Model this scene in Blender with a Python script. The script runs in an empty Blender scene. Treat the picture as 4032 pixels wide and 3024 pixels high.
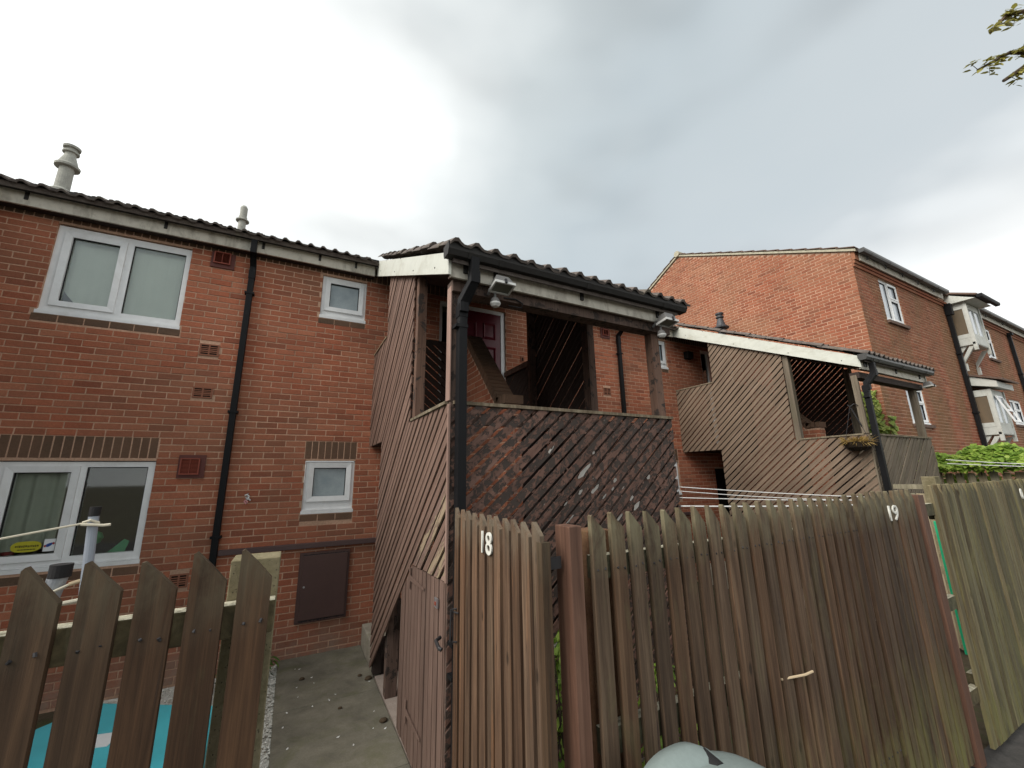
import bpy, math, random
from mathutils import Vector as V, Matrix
R = random.Random(11)
S = bpy.context.scene
COL = S.collection

# ------------------------------------------------------------------ camera
def cam_axes(y, p, r):
    cy, sy, cp, sp, cr, sr = math.cos(y), math.sin(y), math.cos(p), math.sin(p), math.cos(r), math.sin(r)
    right = V((cy, sy, 0)); fwd = V((-sy*cp, cy*cp, sp)); up = right.cross(fwd)
    return cr*right + sr*up, -sr*right + cr*up, fwd
AX, AY, AF = cam_axes(-0.49097, 0.22633, -0.01843)
FL = 0.78883352*0.5                    # focal length / image width
cam_d = bpy.data.cameras.new('camera'); cam = bpy.data.objects.new('camera', cam_d); COL.objects.link(cam)
cam_d.sensor_fit = 'HORIZONTAL'; cam_d.sensor_width = 36; cam_d.lens = 36*FL
cam_d.clip_start = 0.05; cam_d.clip_end = 2000
cam.matrix_world = Matrix(((AX.x, AY.x, -AF.x, 0), (AX.y, AY.y, -AF.y, 0), (AX.z, AY.z, -AF.z, 0), (0, 0, 0, 1)))
S.camera = cam
def view_score(p):
    """how large a piece at p shows (0 outside the frame)"""
    d = p.dot(AF)
    if d < .2: return 0
    x = FL*p.dot(AX)/d; y = FL*p.dot(AY)/d
    return 1/d**2 if abs(x) < .52 and abs(y) < .39 else 0

# ------------------------------------------------------------------ world and sun
SUN_DIR = V((-0.76, -0.20, 0.62)).normalized()
W = bpy.data.worlds.new('World'); S.world = W; W.use_nodes = True
def build_world():
    nt = W.node_tree; N = nt.nodes; L = nt.links; N.clear()
    out = N.new('ShaderNodeOutputWorld'); bg = N.new('ShaderNodeBackground'); bg2 = N.new('ShaderNodeBackground'); add = N.new('ShaderNodeMixShader')
    sky = N.new('ShaderNodeTexSky'); sky.sky_type = 'NISHITA'; sky.sun_disc = False
    sky.sun_elevation = math.asin(SUN_DIR.z); sky.sun_rotation = math.atan2(SUN_DIR.x, SUN_DIR.y)
    L.new(sky.outputs[0], bg.inputs[0]); bg.inputs[1].default_value = 0.1
    tc = N.new('ShaderNodeTexCoord')
    def noise(scale, det, sx, sy, sz, ox):
        mp = N.new('ShaderNodeMapping'); mp.inputs['Scale'].default_value = (sx, sy, sz); mp.inputs['Location'].default_value = (ox, .3, .7)
        n = N.new('ShaderNodeTexNoise'); n.inputs['Scale'].default_value = scale; n.inputs['Detail'].default_value = det; n.inputs['Roughness'].default_value = .5
        L.new(tc.outputs['Generated'], mp.inputs[0]); L.new(mp.outputs[0], n.inputs['Vector']); return n.outputs['Fac']
    def mth(op, a, b, c=None):
        m = N.new('ShaderNodeMath'); m.operation = op
        for i, q in enumerate((a, b, c)):
            if q is None: continue
            if isinstance(q, (int, float)): m.inputs[i].default_value = q
            else: L.new(q, m.inputs[i])
        return m.outputs[0]
    dp = N.new('ShaderNodeVectorMath'); dp.operation = 'DOT_PRODUCT'
    L.new(tc.outputs['Generated'], dp.inputs[0]); dp.inputs[1].default_value = V((-0.62, 0.42, 0.62)).normalized()
    g = mth('MULTIPLY_ADD', dp.outputs['Value'], .5, .5)                 # 1 where the cloud is thin and bright, 0 opposite
    n1 = noise(1.7, 4, 1, 1, 1.8, 3.1); n2 = noise(4.0, 5, 1, 1, 2.0, 8.2)
    v = mth('ADD', g, mth('MULTIPLY_ADD', n1, .30, -.15)); v = mth('ADD', v, mth('MULTIPLY_ADD', n2, .07, -.035))
    rp = N.new('ShaderNodeValToRGB'); cr = rp.color_ramp
    pts = [(0.0, (.80, .80, .78)), (.30, (.66, .66, .64)), (.46, (.335, .36, .37)), (.60, (.30, .335, .35)), (.70, (.35, .38, .385)), (.80, (.47, .49, .485)), (.92, (.74, .75, .73)), (1.0, (1.6, 1.6, 1.54))]
    while len(cr.elements) < len(pts): cr.elements.new(.5)
    for e, (p, c) in zip(cr.elements, pts): e.position = p; e.color = (*c, 1)
    L.new(v, rp.inputs[0])
    n3 = noise(2.3, 2.5, .55, 1.0, 2.2, 5.7); n4 = noise(1.2, 3, 1, 1, 1, 1.9)
    sh = N.new('ShaderNodeMapRange'); L.new(n3, sh.inputs[0]); sh.inputs[1].default_value = .46; sh.inputs[2].default_value = .74; sh.inputs[3].default_value = 1.0; sh.inputs[4].default_value = .74; sh.interpolation_type = 'SMOOTHSTEP'
    vm = N.new('ShaderNodeVectorMath'); vm.operation = 'SCALE'; L.new(rp.outputs[0], vm.inputs[0]); L.new(sh.outputs[0], vm.inputs['Scale'])
    L.new(vm.outputs[0], bg2.inputs[0]); bg2.inputs[1].default_value = 1.0
    add.inputs[0].default_value = .93
    L.new(bg.outputs[0], add.inputs[1]); L.new(bg2.outputs[0], add.inputs[2]); L.new(add.outputs[0], out.inputs[0])
build_world()
sun_d = bpy.data.lights.new('sun', 'SUN'); sun = bpy.data.objects.new('sun', sun_d); COL.objects.link(sun)
sun_d.energy = 1.5; sun_d.angle = math.radians(36); sun_d.color = (1, .95, .88)
sun.rotation_euler = SUN_DIR.to_track_quat('Z', 'Y').to_euler(); sun.location = (0, 0, 30)
S.view_settings.view_transform = 'Standard'; S.view_settings.look = 'None'
S.view_settings.exposure = 1.0; S.view_settings.gamma = 1; S.view_settings.use_curve_mapping = False
S.render.engine = 'CYCLES'

# ------------------------------------------------------------------ materials
class NT:
    def __init__(s, name):
        s.m = bpy.data.materials.new(name); s.m.use_nodes = True; s.t = s.m.node_tree; s.t.nodes.clear()
        s.out = s.t.nodes.new('ShaderNodeOutputMaterial')
    def n(s, typ, ins=None, **at):
        k = s.t.nodes.new(typ)
        for a, v in at.items(): setattr(k, a, v)
        for i, v in (ins or {}).items():
            if isinstance(v, bpy.types.NodeSocket): s.t.links.new(v, k.inputs[i])
            else: k.inputs[i].default_value = v
        return k
    def geo(s): return s.n('ShaderNodeNewGeometry').outputs['Position']
    def loc(s, k=17.0):
        r = s.n('ShaderNodeObjectInfo').outputs['Random']
        o = s.n('ShaderNodeTexCoord').outputs['Object']
        m = s.n('ShaderNodeVectorMath', {0: s.n('ShaderNodeCombineXYZ', {0: r, 1: r, 2: r}).outputs[0], 1: (k, k*2.3, k*1.7)}, operation='MULTIPLY')
        return s.n('ShaderNodeVectorMath', {0: o, 1: m.outputs[0]}, operation='ADD').outputs[0]
    def rnd(s): return s.n('ShaderNodeObjectInfo').outputs['Random']
    def noise(s, vec, sc, det=4, rough=.55, dist=0.0):
        if not isinstance(sc, (int, float)):
            vec = s.n('ShaderNodeMapping', {'Vector': vec, 'Scale': sc}).outputs[0]; sc = 1
        return s.n('ShaderNodeTexNoise', {'Vector': vec, 'Scale': sc, 'Detail': det, 'Roughness': rough, 'Distortion': dist}).outputs['Fac']
    def ramp(s, f, pts, interp='LINEAR'):
        k = s.n('ShaderNodeValToRGB', {0: f}); c = k.color_ramp; c.interpolation = interp
        while len(c.elements) < len(pts): c.elements.new(.5)
        for e, (p, q) in zip(c.elements, pts):
            e.position = p; e.color = (*q, 1) if not isinstance(q, (int, float)) else (q, q, q, 1)
        return k.outputs[0]
    def mix(s, f, a, b, mode='MIX'):
        k = s.n('ShaderNodeMix', data_type='RGBA', blend_type=mode)
        for i, v in ((0, f), (6, a), (7, b)):
            if isinstance(v, bpy.types.NodeSocket): s.t.links.new(v, k.inputs[i])
            elif i == 0: k.inputs[0].default_value = v
            else: k.inputs[i].default_value = (*v, 1) if len(v) == 3 else v
        return k.outputs[2]
    def math(s, op, a, b=0.0): return s.n('ShaderNodeMath', {0: a, 1: b}, operation=op).outputs[0]
    def gain(s, c, f, lo, hi):              # multiply a colour by a value that runs lo..hi with f
        g = s.n('ShaderNodeMapRange', {0: f, 3: lo, 4: hi}).outputs[0]
        return s.mix(1.0, c, s.n('ShaderNodeCombineXYZ', {0: g, 1: g, 2: g}).outputs[0], 'MULTIPLY')
    def fin(s, col, rough=.8, bump=None, bs=.3, bd=.004, spec=.3, metal=0.0, **kw):
        ins = {'Base Color': col if isinstance(col, bpy.types.NodeSocket) else (*col, 1), 'Roughness': rough, 'Specular IOR Level': spec, 'Metallic': metal}
        ins.update(kw)
        p = s.n('ShaderNodeBsdfPrincipled', ins)
        if bump is not None:
            b = s.n('ShaderNodeBump', {'Height': bump, 'Strength': bs, 'Distance': bd}); s.t.links.new(b.outputs[0], p.inputs['Normal'])
        s.t.links.new(p.outputs[0], s.out.inputs[0]); return s.m

def m_brick(name, bright=1.0, stain=(.235, .125, .078), amt=.55, green=0.0):
    t = NT(name); P = t.geo(); k = lambda c: tuple(x*bright for x in c)
    tint = t.n('ShaderNodeAttribute', attribute_name='tint').outputs['Fac']
    c = t.ramp(tint, [(0, k((.220, .075, .044))), (.2, k((.285, .091, .050))), (.42, k((.335, .113, .062))), (.62, k((.290, .104, .060))), (.8, k((.355, .134, .076))), (.86, (.105, .068, .046)), (1, (.125, .082, .056))])
    f = t.noise(P, 55, 6, .7); c = t.gain(c, f, .55, 1.4)
    c = t.gain(c, t.noise(P, (2.4, 2.4, .32), 5, .65, .6), .80, 1.18)
    f2 = t.noise(P, 190, 2, .6); c = t.gain(c, f2, .72, 1.25)
    big = t.noise(P, 1.1, 5, .6, .4); c = t.mix(t.ramp(big, [(.40, 0), (.68, amt)]), c, stain)
    if green: c = t.mix(t.ramp(t.noise(P, (.9, .9, .25), 5, .65, .6), [(.40, 0), (.60, green)]), c, (.155, .125, .055))
    eff = t.noise(P, 2.3, 6, .7); z = t.n('ShaderNodeSeparateXYZ', {0: P}).outputs[2]
    low = t.n('ShaderNodeMapRange', {0: z, 1: -1.55, 2: -1.95, 3: 0.0, 4: 1.0}).outputs[0]
    c = t.mix(t.math('MULTIPLY', t.ramp(eff, [(.36, 0), (.58, .85)]), low), c, (.30, .22, .17))
    return t.fin(c, .9, t.math('ADD', f, f2), .55, .0035, .2)
def m_mortar():
    t = NT('mortar'); P = t.geo(); f = t.noise(P, 40, 5, .7)
    c = t.ramp(f, [(.3, (.43, .26, .175)), (.6, (.62, .395, .28)), (.8, (.70, .50, .38))])
    c = t.mix(t.ramp(t.noise(P, 1.3, 5, .6), [(.42, 0), (.7, .55)]), c, (.24, .16, .11))
    return t.fin(c, .95, f, .4, .003, .1)
def m_wood(name, cols, grain=(55, 55, 2.2), var=(.78, 1.2), moss=None, peel=None, pale=None, streak=None, rough=.85, bs=.5, crack=None, knots=False, foot=None, head=None, topc=None, hue=True):
    t = NT(name); P = t.loc(); f = t.noise(P, grain, 7, .65, .5)
    c = t.ramp(f, [(.28, cols[0]), (.5, cols[1]), (.72, cols[2])])
    c = t.gain(c, t.rnd(), *var)
    if hue: c = t.mix(1.0, c, t.ramp(t.math('FRACT', t.math('MULTIPLY', t.rnd(), 7.31)), [(0, (1.10, .98, .88)), (.5, (1, 1, 1)), (1, (.94, .99, 1.0))]), 'MULTIPLY')
    b = t.noise(P, (6, 6, .9), 4, .6, .8); c = t.gain(c, b, .50, 1.45)
    if streak: c = t.mix(t.ramp(t.noise(P, (26, 26, .7), 5, .7, 1.2), [(streak[1], 0), (streak[1]+.14, streak[2])]), c, streak[0])
    hb = f
    if peel:
        q = t.noise(P, (peel[1], peel[1], peel[1]*(peel[3] if len(peel) > 3 else .8)), 9, .70, .5); k = t.ramp(q, [(peel[2], 0), (peel[2]+.018, 1)])
        c = t.mix(k, c, t.gain(t.ramp(f, [(.3, tuple(x*.8 for x in peel[0])), (.7, peel[0])]), b, .8, 1.15)); hb = t.math('ADD', t.math('MULTIPLY', f, .5), t.math('MULTIPLY', k, -.8))
    if crack:
        q = t.noise(P, (70, 70, 1.9), 4, .7, 1.2); k = t.ramp(q, [(crack, 0), (crack+.03, .85)]); c = t.mix(k, c, (.045, .03, .024)); hb = t.math('ADD', hb, t.math('MULTIPLY', k, -1.2))
    if knots:
        v = t.n('ShaderNodeTexVoronoi', {'Vector': t.n('ShaderNodeMapping', {'Vector': P, 'Scale': (7, 7, 3.1)}).outputs[0], 'Scale': 1.0}).outputs['Distance']; k = t.ramp(v, [(.05, .9), (.11, 0)]); c = t.mix(k, c, (.035, .022, .014)); hb = t.math('ADD', hb, t.math('MULTIPLY', k, -.6))
    if foot:
        G = t.geo(); z = t.n('ShaderNodeSeparateXYZ', {0: G}).outputs[2]; k = t.n('ShaderNodeMapRange', {0: z, 1: -1.15, 2: -1.85, 3: 0.0, 4: 1.0}).outputs[0]; c = t.mix(t.math('MULTIPLY', k, t.ramp(t.noise(G, (9, 9, 2.0), 6, .7, .5), [(.40, 0), (.62, .85)])), c, foot)
    if head:
        G = t.geo(); z = t.n('ShaderNodeSeparateXYZ', {0: G}).outputs[2]; k = t.n('ShaderNodeMapRange', {0: z, 1: -.42, 2: -.20, 3: 0.0, 4: 1.0}).outputs[0]; c = t.mix(t.math('MULTIPLY', k, t.ramp(t.noise(G, (14, 14, 5), 6, .7, .5), [(.38, .1), (.62, .9)])), c, head)
    if topc:
        k = t.ramp(t.n('ShaderNodeSeparateXYZ', {0: t.n('ShaderNodeNewGeometry').outputs['Normal']}).outputs[2], [(.5, 0), (.7, 1)]); c = t.mix(t.math('MULTIPLY', k, t.ramp(t.noise(t.geo(), 38, 6, .7), [(.38, .25), (.58, 1)])), c, topc)
    if pale:
        q = t.noise(P, (pale[1], pale[1], pale[1]*.5), 5, .55, .5); c = t.mix(t.ramp(q, [(pale[2], 0), (pale[2]+.012, 1)]), c, pale[0])
    if moss:
        G = t.geo(); q = t.noise(G, (7, 7, 2.2), 6, .7, .6); c = t.mix(t.ramp(q, [(moss[1], 0), (moss[1]+.2, moss[2])]), c, moss[0])
    return t.fin(c, rough, hb, bs, .004, .25)
def m_plain(name, col, rough=.5, spec=.4, dirt=None, metal=0.0, sc=9, bs=.12):
    t = NT(name); P = t.geo(); f = t.noise(P, sc, 6, .65); c = t.gain(t.mix(0.0, col, col), f, .82, 1.12)
    if dirt: c = t.mix(t.ramp(t.noise(P, dirt[3] if len(dirt) > 3 else (5, 5, 1.6), 6, .7, .5), [(dirt[1], 0), (dirt[1]+.25, dirt[2])]), c, dirt[0])
    return t.fin(c, rough, t.noise(P, 130, 3), bs, .002, spec, metal)
def m_glass(name, tint, refl=1.0, body=.15):
    t = NT(name)
    tr = t.n('ShaderNodeBsdfTransparent', {0: (*tint, 1)}); gl = t.n('ShaderNodeBsdfGlossy', {0: (1, 1, 1, 1), 1: .03})
    fr = t.n('ShaderNodeFresnel', {0: 1.6}).outputs[0]
    mx = t.n('ShaderNodeMixShader', {0: t.math('MULTIPLY', fr, refl), 1: tr.outputs[0], 2: gl.outputs[0]})
    t.t.links.new(mx.outputs[0], t.out.inputs[0]); return t.m
def m_leaf(name, a, b, c3):
    t = NT(name); r = t.n('ShaderNodeAttribute', attribute_name='tint').outputs['Fac']
    rr = t.math('FRACT', t.math('ADD', r, t.rnd())); c = t.ramp(rr, [(0, a), (.5, b), (1, c3)])
    c = t.gain(c, t.noise(t.geo(), 30, 3), .8, 1.2)
    d = t.n('ShaderNodeBsdfPrincipled', {'Base Color': c, 'Roughness': .5, 'Specular IOR Level': .35}); tl = t.n('ShaderNodeBsdfTranslucent', {0: c})
    mx = t.n('ShaderNodeMixShader', {0: .35, 1: d.outputs[0], 2: tl.outputs[0]}); t.t.links.new(mx.outputs[0], t.out.inputs[0]); return t.m
def m_concrete(name, a, b, moss=None, sc=6, holes=False):
    t = NT(name); P = t.geo(); f = t.noise(P, sc, 8, .68, .3); g = t.noise(P, 90, 4, .7)
    c = t.ramp(f, [(.3, a), (.68, b)]); c = t.gain(c, g, .65, 1.3)
    if moss: c = t.mix(t.ramp(t.noise(P, 3.1, 7, .7, .7), [(moss[1], 0), (moss[1]+.2, moss[2])]), c, moss[0])
    h = g
    if holes:
        v = t.n('ShaderNodeTexVoronoi', {'Vector': P, 'Scale': 85}).outputs['Distance']; k = t.ramp(v, [(.10, 0), (.2, 1)]); c = t.mix(t.math('MULTIPLY', t.math('SUBTRACT', 1.0, k), .8), c, (.05, .045, .035)); h = t.math('ADD', g, k)
    return t.fin(c, .92, h, .5, .004, .15)

M = {}
M['brick'] = m_brick('house_brick', 1.28)
M['brick_far'] = m_brick('gable_brick', 1.0, (.31, .165, .095), .65)
M['brick_far_green'] = m_brick('front_brick', 1.08, (.24, .115, .068), .5, .5)
M['mortar'] = m_mortar()
M['white'] = m_plain('white_plastic', (.82, .83, .83), .35, .45, ((.45, .43, .38), .55, .35))
M['fascia'] = m_plain('fascia_paint', (.62, .58, .49), .55, .35, ((.20, .17, .13), .47, .75, (9, 9, 3.5)))
M['barge'] = m_plain('barge_paint', (.62, .63, .56), .5, .4, ((.36, .34, .26), .50, .6, (3, 3, 6)))
M['gutter'] = m_plain('black_plastic', (.010, .010, .011), .55, .14, ((.10, .10, .10), .60, .4))
M['gutter_old'] = m_plain('weathered_black_gutter', (.030, .028, .026), .6, .2, ((.07, .065, .058), .6, .5))
M['gutter_grey'] = m_plain('grey_gutter', (.055, .055, .052), .4, .4, ((.3, .3, .3), .6, .3))
M['tile'] = m_concrete('roof_tile', (.085, .070, .062), (.18, .152, .135), ((.22, .20, .13), .55, .6), 14)
M['tile_red'] = m_concrete('red_tile', (.12, .075, .06), (.21, .15, .12), None, 14)
M['verge'] = m_concrete('verge_mortar', (.34, .31, .23), (.50, .47, .36), None, 14)
M['plank_side'] = m_wood('faded_brown_planks', ((.115, .071, .055), (.195, .122, .094), (.265, .175, .14)), (60, 60, 2), (.90, 1.08), None, None, None, ((.16, .10, .08), .60, .6), .75, .5, .70, hue=False)
M['plank_raw'] = m_wood('bare_split_planks', ((.155, .098, .078), (.25, .162, .130), (.325, .22, .182)), (60, 60, 2), (.85, 1.1), None, ((.36, .275, .185), 9, .50, .22), None, ((.07, .045, .03), .55, .85), .85, .8, .64, hue=False)
M['plank_front'] = m_wood('peeling_brown_planks', ((.115, .063, .047), (.160, .088, .066), (.20, .114, .088)), (60, 60, 2), (.85, 1.15), None, ((.064, .047, .039), 19, .49, .8), ((.55, .52, .47), 5.5, .70), ((.10, .06, .05), .64, .5), .62, .8, hue=False)
M['plank_tan'] = m_wood('tan_brown_planks', ((.135, .096, .067), (.200, .144, .102), (.255, .19, .14)), (50, 50, 2), (.94, 1.06), None, None, None, ((.15, .11, .08), .62, .5), .8, .4, hue=False)
M['plank_grey'] = m_wood('weathered_grey_planks', ((.11, .088, .062), (.175, .142, .104), (.235, .195, .148)), (50, 50, 2), (.8, 1.15), ((.12, .115, .06), .5, .4), hue=False)
M['door_brown'] = m_wood('shed_door_paint', ((.115, .072, .057), (.158, .102, .081), (.20, .136, .11)), (60, 60, 2), (.92, 1.08), None, None, None, ((.14, .09, .07), .6, .4), .65, .3, hue=False)
M['post_brown'] = m_wood('dark_brown_post', ((.075, .048, .038), (.12, .078, .062), (.17, .115, .09)), (50, 50, 2), (.9, 1.1), None, ((.055, .042, .036), 12, .55))
M['post_pale'] = m_wood('pale_corner_strip', ((.24, .15, .118), (.34, .22, .178), (.42, .29, .245)), (60, 60, 2), (.9, 1.1), None, None, None, ((.10, .07, .055), .66, .7), hue=False)
M['soffit'] = m_plain('soffit_and_inside_shade', (.045, .032, .027), .8, .2)  # soffit paint; on porch insides the dark colour stands for shade
M['rail_cap'] = m_wood('mouldy_rail_cap', ((.10, .08, .05), (.18, .14, .095), (.30, .25, .18)), (40, 40, 8), (.9, 1.1), ((.34, .31, .22), .5, .6))
M['picket_dark'] = m_wood('dark_stained_picket', ((.030, .018, .0105), (.060, .035, .020), (.105, .060, .033)), (48, 48, 1.6), (.8, 1.25), ((.085, .075, .035), .56, .5), None, None, ((.20, .095, .042), .60, .5), .7, .5, knots=True, head=(.10, .082, .052), crack=.66)
M['picket'] = m_wood('brown_stained_picket', ((.038, .024, .016), (.082, .053, .034), (.15, .102, .066)), (48, 48, 1.6), (.65, 1.35), ((.13, .115, .056), .56, .55), None, None, ((.24, .12, .06), .60, .45), .75, .6, knots=True, foot=(.17, .165, .06), head=(.19, .17, .105), crack=.66)
M['picket_red'] = m_wood('red_brown_picket', ((.045, .028, .019), (.105, .064, .041), (.195, .125, .08)), (48, 48, 1.4), (.65, 1.3), ((.20, .17, .085), .60, .5), None, None, ((.30, .145, .07), .56, .6), .75, .6, knots=True, head=(.17, .14, .10), crack=.66)
M['picket_green'] = m_wood('green_weathered_picket', ((.080, .066, .038), (.145, .122, .070), (.22, .19, .115)), (48, 48, 1.3), (.55, 1.4), ((.20, .18, .075), .50, .6), None, None, ((.07, .052, .034), .55, .7), .85, .6, knots=True, foot=(.17, .165, .06), crack=.66)
M['picket_pale'] = m_wood('pale_weathered_picket', ((.20, .18, .12), (.30, .27, .19), (.38, .35, .26)), (48, 48, 1.6), (.85, 1.15))
M['post_red'] = m_wood('red_brown_post', ((.075, .038, .026), (.13, .068, .046), (.195, .108, .074)), (36, 36, 1.3), (.9, 1.1), None, None, None, ((.33, .20, .12), .63, .6), .6, .4)
M['mossy'] = m_wood('mossy_rail', ((.05, .045, .028), (.095, .085, .05), (.16, .145, .085)), (20, 20, 20), (.9, 1.1), ((.25, .24, .15), .56, .7), topc=(.62, .58, .44))
M['conc_post'] = m_concrete('pitted_concrete', (.15, .125, .070), (.29, .25, .16), ((.10, .09, .04), .48, .7), 8, True)
M['conc_stained'] = m_concrete('stained_concrete', (.11, .055, .030), (.22, .12, .07), ((.13, .11, .05), .52, .6), 8, True)
M['path'] = m_concrete('old_path_concrete', (.125, .115, .090), (.25, .23, .178), ((.12, .125, .055), .52, .55), 3.2)
M['step'] = m_concrete('pale_concrete', (.26, .235, .19), (.42, .38, .31), ((.18, .18, .09), .56, .5), 7)
M['shed_floor'] = m_concrete('shed_floor_concrete', (.32, .26, .22), (.46, .38, .33), None, 7)
M['asphalt'] = m_concrete('asphalt', (.045, .044, .042), (.085, .08, .075), None, 12)
M['soil'] = m_concrete('soil', (.045, .035, .022), (.11, .09, .06), ((.06, .09, .025), .5, .7), 7)
M['gravel'] = m_concrete('gravel_stone', (.55, .53, .47), (.80, .78, .72), None, 25)
M['petal'] = m_plain('petal_white', (.80, .79, .76), .6, .2)
M['pebble'] = m_concrete('dark_pebble', (.05, .035, .022), (.12, .085, .055), None, 40)
M['meter'] = m_plain('brown_meter_plastic', (.085, .046, .040), .5, .35, ((.12, .07, .06), .58, .4))
M['rubber'] = m_plain('black_rubber', (.018, .017, .018), .75, .3)
M['duct'] = m_plain('brown_duct', (.095, .058, .055), .5, .35)
M['vent'] = m_plain('terracotta_vent', (.27, .065, .040), .55, .3)
M['vent_plate'] = m_plain('maroon_plate', (.125, .040, .032), .6, .3, ((.25, .15, .12), .62, .4))
M['airbrick'] = m_plain('airbrick_clay', (.27, .115, .072), .9, .2)
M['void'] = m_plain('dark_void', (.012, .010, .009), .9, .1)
M['room'] = m_plain('room_paint', (.16, .16, .14), .9, .2)
M['obscure'] = None
t = NT('obscured_glass'); P = t.geo(); q = t.noise(P, (120, 120, 120), 3, .6)
M['obscure'] = t.fin(t.gain(t.ramp(t.noise(P, 3.5, 4), [(.35, (.24, .30, .325)), (.65, (.36, .42, .44))]), q, .8, 1.15), .22, q, .25, .002, .6)
M['glass'] = m_glass('clear_glass', (.93, .95, .93), 1.3)
M['glass_dark'] = m_glass('dim_glass', (.62, .66, .60), 1.0)
M['net_glass'] = m_plain('net_behind_glass', (.50, .55, .60), .12, .6, ((.24, .26, .28), .55, .6, (20, 20, 2)), 0, 9, .0)
M['bay_painted_pane'] = m_plain('bay_painted_pane', (.17, .135, .095), .08, .6, ((.30, .20, .12), .5, .5, (3, 3, .6)), 0, 9, .0)  # opaque pane; brownish room and brick reflection painted into its colour
M['sky_sheet'] = m_plain('sage_sky_sheet', (.84, .88, .82), .8, .2, None, 0, 2.0)  # sky reflection put into a pale sheet behind the glass
M['curtain'] = m_plain('grey_green_curtain', (.50, .53, .46), .9, .1)
M['net'] = m_plain('net_curtain', (.66, .69, .72), .9, .1)
M['door_red'] = m_plain('maroon_door_paint', (.11, .006, .016), .35, .4)
M['brass'] = m_plain('brass', (.62, .40, .16), .3, .5, None, 1.0)
M['lamp_metal'] = m_plain('grey_lamp_metal', (.17, .165, .16), .5, .4, ((.06, .05, .045), .55, .5))
M['lamp_rim'] = m_plain('pale_lamp_rim', (.58, .58, .56), .4, .5)
M['lamp_glass'] = m_plain('dusty_lamp_glass', (.13, .135, .11), .3, .5)
M['galv'] = m_plain('galvanised_steel', (.36, .38, .41), .5, .5, ((.2, .2, .21), .5, .5, 30), .35)
M['galv_blue'] = m_plain('grey_painted_pole', (.30, .33, .38), .5, .4)
M['rope'] = m_plain('cream_rope', (.62, .57, .45), .85, .2)
M['line'] = m_plain('white_line', (.78, .78, .76), .6, .3)
M['wood_peg'] = m_plain('bare_dowel', (.55, .43, .28), .7, .2)
M['turq'] = m_plain('turquoise_plastic', (.075, .52, .60), .42, .45, ((.04, .38, .46), .62, .35), 0, 4)
M['label'] = m_plain('white_label', (.80, .82, .82), .5, .3, ((.5, .5, .5), .62, .5, 60))
M['bin'] = m_plain('pale_grey_bin', (.225, .27, .258), .45, .35, None, 0, 60, .25)
M['bin_body'] = m_plain('grey_bin_body', (.35, .40, .39), .45, .4)
M['digit'] = m_plain('white_digit', (.78, .77, .70), .5, .4, ((.45, .40, .28), .58, .5, 40))
M['iron'] = m_plain('dark_iron', (.05, .048, .05), .55, .4, None, .6)
M['steel'] = m_plain('dull_steel', (.50, .50, .52), .4, .5, None, .8)
M['flue'] = m_concrete('flue_grey', (.30, .30, .27), (.46, .46, .41), None, 10)
M['flue_dark'] = m_plain('flue_black', (.055, .055, .06), .5, .4)
M['leaf'] = m_leaf('bright_leaf', (.12, .21, .025), (.23, .36, .05), (.40, .52, .10))
M['leaf_ivy'] = m_leaf('ivy_leaf', (.14, .21, .035), (.30, .38, .075), (.42, .46, .13))
M['leaf_tree'] = m_leaf('olive_tree_leaf', (.19, .18, .04), (.30, .28, .06), (.40, .36, .10))
M['leaf_low'] = m_leaf('garden_leaf', (.045, .10, .02), (.10, .20, .04), (.17, .28, .06))
M['dry'] = m_leaf('dry_straw', (.30, .19, .06), (.42, .29, .09), (.20, .13, .06))
M['bark'] = m_wood('twig_bark', ((.05, .04, .03), (.09, .07, .05), (.13, .10, .08)))
M['yellow'] = m_plain('yellow_sticker', (.48, .44, .03), .5, .3)
M['ink'] = m_plain('dark_ink', (.10, .09, .02), .6, .2)
M['blue'] = m_plain('blue_print', (.02, .07, .30), .5, .3)
M['red'] = m_plain('red_print', (.36, .05, .05), .5, .3)
M['green'] = m_plain('green_card', (.10, .42, .20), .5, .3)
M['pink'] = m_plain('pink_tag', (.70, .32, .33), .5, .3)
M['green_net'] = m_plain('green_plastic', (.02, .42, .20), .5, .3)
M['bay'] = m_plain('cream_bay_paint', (.62, .63, .58), .55, .3, ((.33, .33, .26), .52, .65, (6, 6, 3)))
M['basket'] = m_plain('basket_liner', (.035, .026, .018), .9, .1)

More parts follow.
